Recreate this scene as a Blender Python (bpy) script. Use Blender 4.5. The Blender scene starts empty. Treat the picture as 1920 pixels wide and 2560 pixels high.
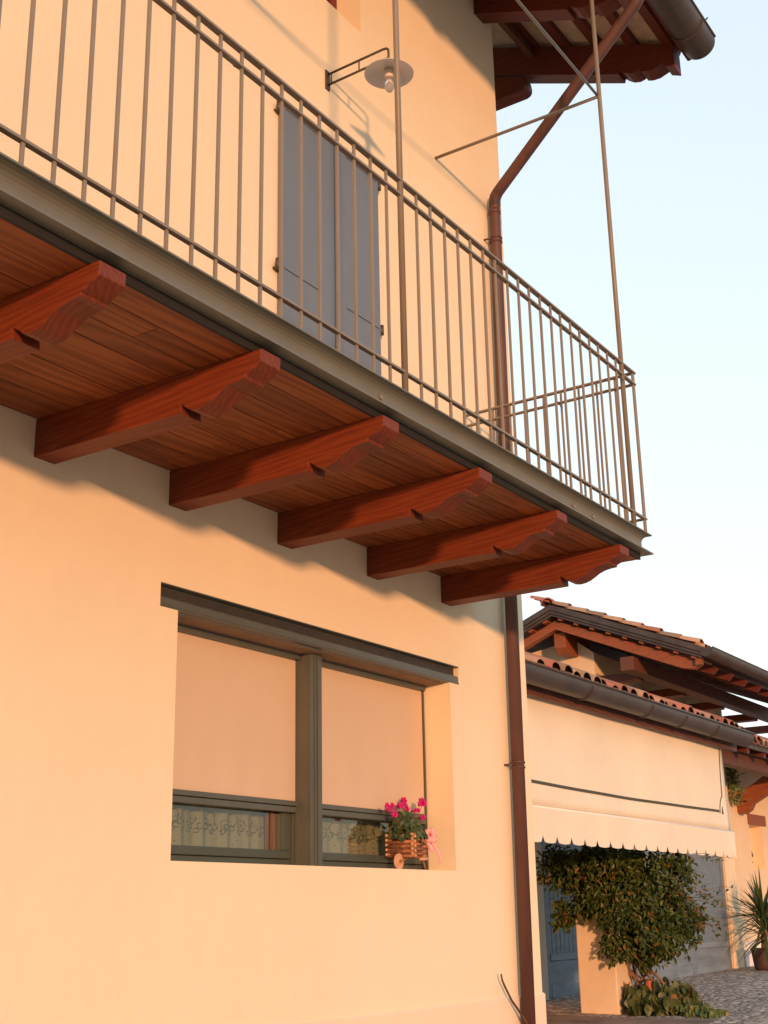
import bpy, bmesh, math, random
from mathutils import Vector, Matrix
R = math.radians
scene = bpy.context.scene
col = scene.collection

# ------------------------------------------------------------------ camera
cam_d = bpy.data.cameras.new("camera")
cam = bpy.data.objects.new("camera", cam_d); col.objects.link(cam)
scene.camera = cam
yaw, pitch, roll = R(33.237), R(17.563), R(-1.130)
fw = Vector((math.cos(yaw)*math.cos(pitch), math.sin(yaw)*math.cos(pitch), math.sin(pitch)))
r0 = Vector((math.sin(yaw), -math.cos(yaw), 0)); u0 = r0.cross(fw)
rt = math.cos(roll)*r0 + math.sin(roll)*u0
up = -math.sin(roll)*r0 + math.cos(roll)*u0
cam.matrix_world = Matrix(((rt.x, up.x, -fw.x, 0), (rt.y, up.y, -fw.y, -4), (rt.z, up.z, -fw.z, 1.6), (0, 0, 0, 1)))
cam_d.sensor_fit = 'HORIZONTAL'; cam_d.sensor_width = 36; cam_d.lens = 60.03
cam_d.clip_start = .05; cam_d.clip_end = 5000

# ------------------------------------------------------------------ light
sun_dir = Vector((1.24, 1.268, -.122)).normalized()      # travel direction of the light
elev = math.asin(-sun_dir.z)
world = bpy.data.worlds.new("World"); scene.world = world; world.use_nodes = True
nt = world.node_tree
bg = nt.nodes['Background']; bg.inputs['Strength'].default_value = .15
sky = nt.nodes.new('ShaderNodeTexSky'); sky.sky_type = 'NISHITA'; sky.sun_disc = False
sky.sun_elevation = elev; sky.sun_rotation = math.atan2(-sun_dir.x, -sun_dir.y)
sky.altitude = 100; sky.air_density = 1.0; sky.dust_density = 2.2; sky.ozone_density = 1.0
tint = nt.nodes.new('ShaderNodeMix'); tint.data_type = 'RGBA'; tint.blend_type = 'MULTIPLY'
tint.inputs['Factor'].default_value = 1; tint.inputs['B'].default_value = (3.15, 3.22, 3.25, 1)   # thin evening haze: a pale, even sky
gam = nt.nodes.new('ShaderNodeGamma'); gam.inputs['Gamma'].default_value = .27
nt.links.new(sky.outputs['Color'], gam.inputs['Color']); nt.links.new(gam.outputs['Color'], tint.inputs['A']); 
# sky brightened opposite the sun; unseen sun side dimmed and tinted to set wall shade
tcw = nt.nodes.new('ShaderNodeTexCoord'); dt = nt.nodes.new('ShaderNodeVectorMath'); dt.operation = 'DOT_PRODUCT'
dt.inputs[1].default_value = (.62, .78, -.05); nt.links.new(tcw.outputs['Generated'], dt.inputs[0])
mrw = nt.nodes.new('ShaderNodeMapRange'); mrw.interpolation_type = 'SMOOTHSTEP'
mrw.inputs['From Min'].default_value = -.35; mrw.inputs['From Max'].default_value = .55
nt.links.new(dt.outputs['Value'], mrw.inputs['Value'])
side = nt.nodes.new('ShaderNodeMix'); side.data_type = 'RGBA'

sz = nt.nodes.new('ShaderNodeSeparateXYZ'); nt.links.new(tcw.outputs['Generated'], sz.inputs[0])
mz = nt.nodes.new('ShaderNodeMapRange'); mz.interpolation_type = 'SMOOTHSTEP'; mz.inputs['From Min'].default_value = .02; mz.inputs['From Max'].default_value = .65
nt.links.new(sz.outputs['Z'], mz.inputs['Value'])
low = nt.nodes.new('ShaderNodeMix'); low.data_type = 'RGBA'; low.inputs['A'].default_value = (.36, .33, .27, 1); low.inputs['B'].default_value = (1.15, 1.34, 1.52, 1)  # warm horizon and blue zenith added behind the camera to grade the wall light
nt.links.new(mz.outputs[0], low.inputs['Factor']); nt.links.new(low.outputs['Result'], side.inputs['A'])
side.inputs['B'].default_value = (1.17, 1.19, 1.22, 1)
nt.links.new(mrw.outputs[0], side.inputs['Factor'])
mul = nt.nodes.new('ShaderNodeMix'); mul.data_type = 'RGBA'; mul.blend_type = 'MULTIPLY'; mul.inputs['Factor'].default_value = 1
nt.links.new(tint.outputs['Result'], mul.inputs['A']); nt.links.new(side.outputs['Result'], mul.inputs['B'])
nt.links.new(mul.outputs['Result'], bg.inputs['Color'])
sd = bpy.data.lights.new("sun", 'SUN'); sun = bpy.data.objects.new("sun", sd); col.objects.link(sun)
sd.energy = 2.2; sd.angle = R(3.2); sd.color = (1.0, .49, .24)
sun.rotation_euler = sun_dir.to_track_quat('-Z', 'Y').to_euler(); sun.location = (-10, -14, 6)
scene.view_settings.view_transform = 'Standard'; scene.view_settings.look = 'None'
scene.view_settings.exposure = .68; scene.view_settings.gamma = 1
scene.render.engine = 'CYCLES'

# ------------------------------------------------------------------ materials
def lk(nt, a, b): nt.links.new(a, b)
def mat(name, base, rough=.7, metal=0., var=.12, vscale=4., stretch=(1, 1, 1), bump=.0, bscale=60., bdist=.004,
        col2=None, spec=.5, rand_island=0., fine=0., rand_obj=False):
    m = bpy.data.materials.new(name); m.use_nodes = True; n = m.node_tree
    p = n.nodes['Principled BSDF']
    p.inputs['Roughness'].default_value = rough; p.inputs['Metallic'].default_value = metal
    p.inputs['Specular IOR Level'].default_value = spec
    tc = n.nodes.new('ShaderNodeTexCoord'); mp = n.nodes.new('ShaderNodeMapping')
    mp.inputs['Scale'].default_value = stretch
    lk(n, tc.outputs['Object'], mp.inputs['Vector'])
    if rand_obj:
        oi = n.nodes.new('ShaderNodeObjectInfo'); mu = n.nodes.new('ShaderNodeMath'); mu.operation = 'MULTIPLY'
        mu.inputs[1].default_value = 37.; lk(n, oi.outputs['Random'], mu.inputs[0])
        lk(n, mu.outputs[0], mp.inputs['Location'])
    no = n.nodes.new('ShaderNodeTexNoise'); no.inputs['Scale'].default_value = vscale
    no.inputs['Detail'].default_value = 6; no.inputs['Roughness'].default_value = .6
    lk(n, mp.outputs['Vector'], no.inputs['Vector'])
    c1 = Vector(base); c2 = Vector(col2) if col2 else c1*(1-var*2)
    ramp = n.nodes.new('ShaderNodeValToRGB')
    ramp.color_ramp.elements[0].position = .33; ramp.color_ramp.elements[1].position = .67
    ramp.color_ramp.elements[0].color = (*c2, 1); ramp.color_ramp.elements[1].color = (*(c1*(1+var*.5)), 1)
    lk(n, no.outputs['Fac'], ramp.inputs['Fac'])
    out = ramp.outputs['Color']
    if rand_island:
        g = n.nodes.new('ShaderNodeNewGeometry'); mr = n.nodes.new('ShaderNodeMapRange')
        mr.inputs['To Min'].default_value = 1-rand_island; mr.inputs['To Max'].default_value = 1+rand_island
        lk(n, g.outputs['Random Per Island'], mr.inputs['Value'])
        hs = n.nodes.new('ShaderNodeHueSaturation'); lk(n, out, hs.inputs['Color']); lk(n, mr.outputs[0], hs.inputs['Value'])
        out = hs.outputs['Color']
    lk(n, out, p.inputs['Base Color'])
    if bump:
        b = n.nodes.new('ShaderNodeBump'); b.inputs['Strength'].default_value = bump; b.inputs['Distance'].default_value = bdist
        nb = n.nodes.new('ShaderNodeTexNoise'); nb.inputs['Scale'].default_value = bscale; nb.inputs['Detail'].default_value = 5
        lk(n, mp.outputs['Vector'], nb.inputs['Vector']); lk(n, nb.outputs['Fac'], b.inputs['Height'])
        lk(n, b.outputs['Normal'], p.inputs['Normal'])
    return m

def wood(name, dark, light, axis=1, rough=.55, scale=1., island=0., rand_obj=False):
    """stained timber: long grain along one axis, knots and darker streaks"""
    m = bpy.data.materials.new(name); m.use_nodes = True; n = m.node_tree
    p = n.nodes['Principled BSDF']; p.inputs['Roughness'].default_value = rough; p.inputs['Specular IOR Level'].default_value = .3
    tc = n.nodes.new('ShaderNodeTexCoord'); mp = n.nodes.new('ShaderNodeMapping')
    s = [9*scale]*3; s[axis] = .7*scale; mp.inputs['Scale'].default_value = s
    lk(n, tc.outputs['Object'], mp.inputs['Vector'])
    if rand_obj or island:
        src = n.nodes.new('ShaderNodeObjectInfo').outputs['Random'] if rand_obj else n.nodes.new('ShaderNodeNewGeometry').outputs['Random Per Island']
        mu = n.nodes.new('ShaderNodeMath'); mu.operation = 'MULTIPLY'; mu.inputs[1].default_value = 53.
        lk(n, src, mu.inputs[0]); lk(n, mu.outputs[0], mp.inputs['Location'])
    no = n.nodes.new('ShaderNodeTexNoise'); no.inputs['Scale'].default_value = 2.; no.inputs['Detail'].default_value = 8
    no.inputs['Roughness'].default_value = .65; no.inputs['Distortion'].default_value = 1.2
    wv = n.nodes.new('ShaderNodeTexWave'); wv.inputs['Scale'].default_value = 1.6; wv.inputs['Distortion'].default_value = 9
    wv.inputs['Detail'].default_value = 3; wv.bands_direction = 'DIAGONAL'
    lk(n, mp.outputs['Vector'], no.inputs['Vector']); lk(n, mp.outputs['Vector'], wv.inputs['Vector'])
    mx = n.nodes.new('ShaderNodeMath'); mx.operation = 'MULTIPLY_ADD'; mx.inputs[1].default_value = .35
    lk(n, wv.outputs['Fac'], mx.inputs[0]); 
    m2 = n.nodes.new('ShaderNodeMath'); m2.operation = 'MULTIPLY'; m2.inputs[1].default_value = .75
    lk(n, no.outputs['Fac'], m2.inputs[0]); lk(n, m2.outputs[0], mx.inputs[2])
    ramp = n.nodes.new('ShaderNodeValToRGB')
    ramp.color_ramp.elements[0].position = .3; ramp.color_ramp.elements[1].position = .75
    ramp.color_ramp.elements[0].color = (*dark, 1); ramp.color_ramp.elements[1].color = (*light, 1)
    lk(n, mx.outputs[0], ramp.inputs['Fac']); out = ramp.outputs['Color']
    if island:
        g = n.nodes.new('ShaderNodeNewGeometry'); mr = n.nodes.new('ShaderNodeMapRange')
        mr.inputs['To Min'].default_value = 1-island; mr.inputs['To Max'].default_value = 1+island
        lk(n, g.outputs['Random Per Island'], mr.inputs['Value'])
        hs = n.nodes.new('ShaderNodeHueSaturation'); lk(n, out, hs.inputs['Color']); lk(n, mr.outputs[0], hs.inputs['Value']); out = hs.outputs['Color']
    lk(n, out, p.inputs['Base Color'])
    b = n.nodes.new('ShaderNodeBump'); b.inputs['Strength'].default_value = .22; b.inputs['Distance'].default_value = .002
    lk(n, mx.outputs[0], b.inputs['Height']); lk(n, b.outputs['Normal'], p.inputs['Normal'])
    return m

def plaster(name, base, stain=.06):
    m = bpy.data.materials.new(name); m.use_nodes = True; n = m.node_tree
    p = n.nodes['Principled BSDF']; p.inputs['Roughness'].default_value = .9; p.inputs['Specular IOR Level'].default_value = .15
    tc = n.nodes.new('ShaderNodeTexCoord')
    no = n.nodes.new('ShaderNodeTexNoise'); no.inputs['Scale'].default_value = .9; no.inputs['Detail'].default_value = 8; no.inputs['Roughness'].default_value = .55
    n2 = n.nodes.new('ShaderNodeTexNoise'); n2.inputs['Scale'].default_value = 14; n2.inputs['Detail'].default_value = 6
    lk(n, tc.outputs['Object'], no.inputs['Vector']); lk(n, tc.outputs['Object'], n2.inputs['Vector'])
    ad = n.nodes.new('ShaderNodeMath'); ad.operation = 'MULTIPLY_ADD'; ad.inputs[1].default_value = .35
    lk(n, n2.outputs['Fac'], ad.inputs[0]); lk(n, no.outputs['Fac'], ad.inputs[2])
    ramp = n.nodes.new('ShaderNodeValToRGB'); c = Vector(base)
    ramp.color_ramp.elements[0].position = .45; ramp.color_ramp.elements[1].position = .9
    ramp.color_ramp.elements[0].color = (*(c*(1-stain)), 1); ramp.color_ramp.elements[1].color = (*(c*(1+stain*.5)), 1)
    lk(n, ad.outputs[0], ramp.inputs['Fac']); lk(n, ramp.outputs['Color'], p.inputs['Base Color'])
    nb = n.nodes.new('ShaderNodeTexNoise'); nb.inputs['Scale'].default_value = 260; nb.inputs['Detail'].default_value = 4
    lk(n, tc.outputs['Object'], nb.inputs['Vector'])
    n3 = n.nodes.new('ShaderNodeTexNoise'); n3.inputs['Scale'].default_value = 3.; lk(n, tc.outputs['Object'], n3.inputs['Vector'])
    b = n.nodes.new('ShaderNodeBump'); b.inputs['Strength'].default_value = .25; b.inputs['Distance'].default_value = .002
    b2 = n.nodes.new('ShaderNodeBump'); b2.inputs['Strength'].default_value = .25; b2.inputs['Distance'].default_value = .02
    lk(n, n3.outputs['Fac'], b2.inputs['Height']); lk(n, nb.outputs['Fac'], b.inputs['Height'])
    lk(n, b2.outputs['Normal'], b.inputs['Normal']); lk(n, b.outputs['Normal'], p.inputs['Normal'])
    return m

def glass_mat():
    m = bpy.data.materials.new('window_glass'); m.use_nodes = True; n = m.node_tree
    out = n.nodes['Material Output']; n.nodes.remove(n.nodes['Principled BSDF'])
    t = n.nodes.new('ShaderNodeBsdfTransparent'); t.inputs['Color'].default_value = (.88, .93, .88, 1)
    g = n.nodes.new('ShaderNodeBsdfGlossy'); g.inputs['Roughness'].default_value = .02
    lw = n.nodes.new('ShaderNodeLayerWeight'); lw.inputs['Blend'].default_value = .5
    pw = n.nodes.new('ShaderNodeMath'); pw.operation = 'POWER'; pw.inputs[1].default_value = 4.; lk(n, lw.outputs['Facing'], pw.inputs[0])
    f = n.nodes.new('ShaderNodeMath'); f.operation = 'MULTIPLY_ADD'; f.inputs[1].default_value = .9; f.inputs[2].default_value = .2; lk(n, pw.outputs[0], f.inputs[0])
    mx = n.nodes.new('ShaderNodeMixShader'); lk(n, f.outputs[0], mx.inputs[0]); lk(n, t.outputs[0], mx.inputs[1]); lk(n, g.outputs[0], mx.inputs[2])
    lk(n, mx.outputs[0], out.inputs['Surface']); return m

def leaf_mat(name, c, c2, island=.35, rough=.45):
    m = bpy.data.materials.new(name); m.use_nodes = True; n = m.node_tree
    p = n.nodes['Principled BSDF']; p.inputs['Roughness'].default_value = rough
    g = n.nodes.new('ShaderNodeNewGeometry'); ramp = n.nodes.new('ShaderNodeValToRGB')
    e = ramp.color_ramp.elements; e[0].color = (*c, 1); e[1].color = (*c2, 1); e[0].position = .1; e[1].position = .9
    e2 = ramp.color_ramp.elements.new(.97); e2.color = (min(1, c2[0]*2.2), c2[1]*.9, c2[2]*.8, 1)
    lk(n, g.outputs['Random Per Island'], ramp.inputs['Fac'])
    lk(n, ramp.outputs['Color'], p.inputs['Base Color'])
    tr = n.nodes.new('ShaderNodeBsdfTranslucent'); lk(n, ramp.outputs['Color'], tr.inputs['Color'])
    mx = n.nodes.new('ShaderNodeMixShader'); mx.inputs[0].default_value = .25
    lk(n, p.outputs[0], mx.inputs[1]); lk(n, tr.outputs[0], mx.inputs[2])
    lk(n, mx.outputs[0], n.nodes['Material Output'].inputs['Surface'])
    return m

M = {}
M['plaster'] = plaster('cream_plaster', (.86, .72, .50), .05)
M['plaster_b'] = plaster('ochre_plaster', (.80, .62, .42), .1)
M['plinth'] = plaster('plinth_plaster', (.83, .68, .50), .08)
M['grey_plaster'] = plaster('grey_plaster', (.55, .48, .38), .1)
M['steel'] = mat('taupe_painted_steel', (.235, .195, .14), .42, 0, .06, 6, bump=.05, bscale=180)
M['steel_c'] = mat('olive_channel_paint', (.165, .155, .112), .45, 0, .06, 6, bump=.05, bscale=180)
M['steel_d'] = mat('olive_grey_painted_steel', (.098, .102, .080), .4, 0, .06, 5, bump=.04, bscale=160)
M['frame'] = mat('grey_green_frame_paint', (.068, .082, .060), .4, 0, .05, 5)
M['beam'] = wood('red_stained_beam', (.135, .026, .009), (.205, .042, .013), 1, rand_obj=True, scale=1.5)
M['deck'] = wood('red_stained_planks', (.150, .038, .011), (.270, .080, .021), 0, island=.2, scale=.75)
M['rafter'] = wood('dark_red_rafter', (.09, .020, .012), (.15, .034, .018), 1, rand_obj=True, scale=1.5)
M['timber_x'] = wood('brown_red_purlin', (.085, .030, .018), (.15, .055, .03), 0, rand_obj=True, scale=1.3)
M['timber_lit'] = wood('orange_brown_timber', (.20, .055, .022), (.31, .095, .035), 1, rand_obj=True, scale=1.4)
M['tavelle'] = mat('cream_clay_soffit', (.50, .36, .25), .9, 0, .15, 7, bump=.2, bscale=30)
M['gutter'] = mat('brown_gutter_metal', (.068, .052, .044), .5, .1, .22, 3., bump=.05, bscale=20, col2=(.045, .033, .028))
M['pipe'] = mat('red_brown_downpipe', (.108, .048, .037), .55, .0, .25, 5., stretch=(1, 1, .35), col2=(.072, .032, .026))
M['shutter'] = mat('blue_grey_shutter_paint', (.16, .19, .225), .55, 0, .04, 3, bump=.05, bscale=100)
M['iron'] = mat('dark_iron', (.11, .085, .06), .5, .3, .15, 20)
M['recess_shade'] = mat('painted_recess_shade', (.045, .034, .024), .6, 0, .15, 9)  # shadow inside the lintel channel, put into the colour
M['soffit_shade'] = mat('shaded_soffit_brown', (.27, .165, .09), .75, 0, .1, 5)  # plaster soffit in shade, the shade put into the colour
M['gap'] = mat('painted_gap_shadow', (.022, .020, .018), .8, 0, .1, 9)  # shadow below the edge channel as a near-black colour
M['enamel'] = mat('lamp_enamel', (.74, .70, .66), .35, 0, .05, 5)
M['white_cer'] = mat('white_porcelain', (.72, .62, .50), .3, 0, .03, 5)
M['shade'] = mat('tan_shade_fabric', (.66, .49, .33), .85, 0, .018, 2.5, bump=.2, bscale=500, bdist=.001)
M['awning'] = mat('cream_awning_fabric', (.84, .745, .57), .8, 0, .035, 1.6, bump=.15, bscale=300, bdist=.001)
M['awning_w'] = mat('white_awning_hem', (.92, .84, .78), .6, 0, .02, 3)
M['trim'] = mat('dark_olive_trim', (.075, .07, .04), .7, 0, .1, 8)
M['redframe'] = mat('dark_red_window_frame', (.15, .02, .015), .5, 0, .1, 6)
M['innerwood'] = wood('orange_inner_wood', (.12, .035, .015), (.26, .08, .03), 2)
M['tile'] = mat('clay_roof_tile', (.34, .155, .105), .9, 0, .22, 14, bump=.3, bscale=40, col2=(.25, .165, .115), rand_island=.25)
def tile_tones(m):
    n = m.node_tree; p = n.nodes['Principled BSDF']; src = p.inputs['Base Color'].links[0].from_socket
    g = n.nodes.new('ShaderNodeNewGeometry'); r = n.nodes.new('ShaderNodeValToRGB'); r.color_ramp.interpolation = 'CONSTANT'
    e = r.color_ramp.elements; e[0].color = (1, .75, .7, 1); e[1].position = .3; e[1].color = (.85, 1.1, 1.0, 1)
    for q, c in ((.5, (1.1, .8, .62, 1)), (.68, (1.35, 1.5, 1.35, 1)), (.84, (.6, .62, .6, 1))): x = e.new(q); x.color = c
    w = n.nodes.new('ShaderNodeTexWhiteNoise'); w.noise_dimensions = '1D'; lk(n, g.outputs['Random Per Island'], w.inputs['W']); lk(n, w.outputs['Value'], r.inputs['Fac'])
    mm = n.nodes.new('ShaderNodeMix'); mm.data_type = 'RGBA'; mm.blend_type = 'MULTIPLY'; mm.inputs['Factor'].default_value = 1
    lk(n, src, mm.inputs['A']); lk(n, r.outputs['Color'], mm.inputs['B']); lk(n, mm.outputs['Result'], p.inputs['Base Color'])
tile_tones(M['tile'])
M['bluegate'] = mat('weathered_blue_gate_paint', (.16, .22, .28), .62, 0, .12, 3.5, stretch=(1.2, 1, 5), bump=.15, bscale=30, col2=(.13, .17, .205))
M['bluegate_w'] = mat('worn_blue_gate_board', (.205, .265, .32), .7, 0, .12, 1.6, stretch=(.8, 1, 4), bump=.1, bscale=30, col2=(.135, .17, .20))
M['leafA'] = leaf_mat('climber_leaves', (.040, .068, .014), (.11, .15, .032))
M['leafB'] = leaf_mat('succulent_leaves', (.075, .10, .035), (.13, .15, .045), rough=.5)
M['leafC'] = leaf_mat('houseleek_leaves', (.12, .19, .07), (.19, .24, .08), rough=.5)
M['leafY'] = leaf_mat('yucca_leaves', (.05, .085, .025), (.10, .15, .045))
M['leafP'] = leaf_mat('cyclamen_leaves', (.045, .09, .03), (.10, .15, .05))
M['stem'] = mat('woody_stem', (.26, .14, .08), .8, 0, .2, 15, bump=.3, bscale=50)
M['stick'] = mat('dark_twig', (.10, .045, .025), .7, 0, .2, 15)
M['petal'] = mat('magenta_petal', (.74, .014, .27), .5, 0, .12, 40, rand_island=.25)
M['ribbon'] = mat('pink_ribbon', (.86, .36, .36), .45, 0, .1, 20, col2=(.86, .46, .44))
M['twig'] = mat('planter_twig_wood', (.40, .17, .075), .7, 0, .3, 25, bump=.3, bscale=60, rand_island=.25)
M['twigend'] = mat('cut_twig_end', (.72, .40, .22), .7, 0, .1, 40)
M['pot'] = mat('dark_pot', (.09, .05, .035), .7, 0, .15, 9)
M['redpot'] = mat('red_terracotta', (.45, .12, .05), .7, 0, .1, 9)
M['glass'] = glass_mat()
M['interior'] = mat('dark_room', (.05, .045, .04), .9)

def bulb_mat():
    m = bpy.data.materials.new('clear_bulb_glass'); m.use_nodes = True; p = m.node_tree.nodes['Principled BSDF']
    p.inputs['Base Color'].default_value = (.9, .88, .85, 1)
    p.inputs['Transmission Weight'].default_value = .85; p.inputs['Roughness'].default_value = .05; p.inputs['IOR'].default_value = 1.35
    return m
M['bulb'] = bulb_mat()

def ground_mat(name, c1, c2, scale, bump=.8, mix=.5):
    m = bpy.data.materials.new(name); m.use_nodes = True; n = m.node_tree
    p = n.nodes['Principled BSDF']; p.inputs['Roughness'].default_value = .85
    tc = n.nodes.new('ShaderNodeTexCoord')
    v = n.nodes.new('ShaderNodeTexVoronoi'); v.inputs['Scale'].default_value = scale; v.inputs['Randomness'].default_value = .85
    v2 = n.nodes.new('ShaderNodeTexVoronoi'); v2.inputs['Scale'].default_value = scale; v2.feature = 'DISTANCE_TO_EDGE'; v2.inputs['Randomness'].default_value = .85
    for q in (v, v2): lk(n, tc.outputs['Object'], q.inputs['Vector'])
    sep = n.nodes.new('ShaderNodeSeparateColor'); lk(n, v.outputs['Color'], sep.inputs['Color'])
    ramp = n.nodes.new('ShaderNodeValToRGB'); e = ramp.color_ramp.elements
    e[0].color = (*c1, 1); e[1].color = (*c2, 1); e[0].position = .1; e[1].position = .95
    lk(n, sep.outputs[0], ramp.inputs['Fac'])
    r2 = n.nodes.new('ShaderNodeMapRange'); r2.inputs['From Max'].default_value = .13; r2.inputs['To Min'].default_value = .28
    lk(n, v2.outputs['Distance'], r2.inputs['Value'])
    mm = n.nodes.new('ShaderNodeMix'); mm.data_type = 'RGBA'; mm.blend_type = 'MULTIPLY'; mm.inputs['Factor'].default_value = 1
    lk(n, ramp.outputs['Color'], mm.inputs['A']); lk(n, r2.outputs[0], mm.inputs['B']); lk(n, mm.outputs['Result'], p.inputs['Base Color'])
    b = n.nodes.new('ShaderNodeBump'); b.inputs['Strength'].default_value = bump; b.inputs['Distance'].default_value = .04
    r3 = n.nodes.new('ShaderNodeMapRange'); r3.inputs['From Max'].default_value = .35
    r3.interpolation_type = 'SMOOTHERSTEP'; lk(n, v2.outputs['Distance'], r3.inputs['Value'])
    lk(n, r3.outputs[0], b.inputs['Height']); lk(n, b.outputs['Normal'], p.inputs['Normal'])
    return m
M['cobble'] = ground_mat('river_cobbles', (.36, .285, .235), (.74, .61, .50), 11.5)
M['path'] = mat('reddish_stone_path', (.34, .21, .15), .8, 0, .25, 2.5, bump=.4, bscale=25, bdist=.01)

def curtain_mat():
    m = bpy.data.materials.new('embroidered_curtain'); m.use_nodes = True; n = m.node_tree
    p = n.nodes['Principled BSDF']; p.inputs['Roughness'].default_value = .9
    tc = n.nodes.new('ShaderNodeTexCoord'); sx = n.nodes.new('ShaderNodeSeparateXYZ'); lk(n, tc.outputs['Object'], sx.inputs[0])
    def math_(op, a, b=None, c=None):
        q = n.nodes.new('ShaderNodeMath'); q.operation = op
        for i, v in enumerate((a, b, c)):
            if v is None: continue
            if isinstance(v, (int, float)): q.inputs[i].default_value = v
            else: lk(n, v, q.inputs[i])
        return q.outputs[0]
    nz = n.nodes.new('ShaderNodeTexNoise'); nz.inputs['Scale'].default_value = 38; nz.inputs['Detail'].default_value = 2
    lk(n, tc.outputs['Object'], nz.inputs['Vector'])
    X = math_('MULTIPLY_ADD', nz.outputs['Fac'], .045, sx.outputs['X'])
    Z = math_('MULTIPLY_ADD', nz.outputs['Fac'], .030, sx.outputs['Z'])
    def ring(per, z0, r, w, off=0.):
        fx = math_('SUBTRACT', math_('FRACT', math_('MULTIPLY', math_('ADD', X, off), 1/per)), .5)
        dx = math_('MULTIPLY', fx, per); dz = math_('SUBTRACT', Z, z0)
        d = math_('SQRT', math_('ADD', math_('MULTIPLY', dx, dx), math_('MULTIPLY', dz, dz)))
        return math_('LESS_THAN', math_('ABSOLUTE', math_('SUBTRACT', d, r)), w)
    # two rows of looping motifs, then a row of small eyelets
    tot = ring(.062, 2.062, .016, .0032)
    for a in (ring(.062, 2.040, .011, .003, .02), ring(.124, 2.075, .026, .0022, .03), ring(.15, 2.10, .032, .003, .0), ring(.05, 2.005, 0, .0032, .01), ring(.05, 1.985, 0, .0030, .035), ring(.05, 1.96, 0, .0026, .02)):
        tot = math_('MAXIMUM', tot, a)
    n4 = n.nodes.new('ShaderNodeTexNoise'); n4.inputs['Scale'].default_value = 60; lk(n, tc.outputs['Object'], n4.inputs['Vector'])
    tot = math_('MULTIPLY', tot, math_('MULTIPLY', math_('GREATER_THAN', n4.outputs['Fac'], .40), .85))
    mx = n.nodes.new('ShaderNodeMix'); mx.data_type = 'RGBA'
    mx.inputs['A'].default_value = (.27, .26, .17, 1); mx.inputs['B'].default_value = (.04, .035, .03, 1)
    lk(n, tot, mx.inputs['Factor']); lk(n, mx.outputs['Result'], p.inputs['Base Color'])
    return m
M['curtain'] = curtain_mat()

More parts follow.
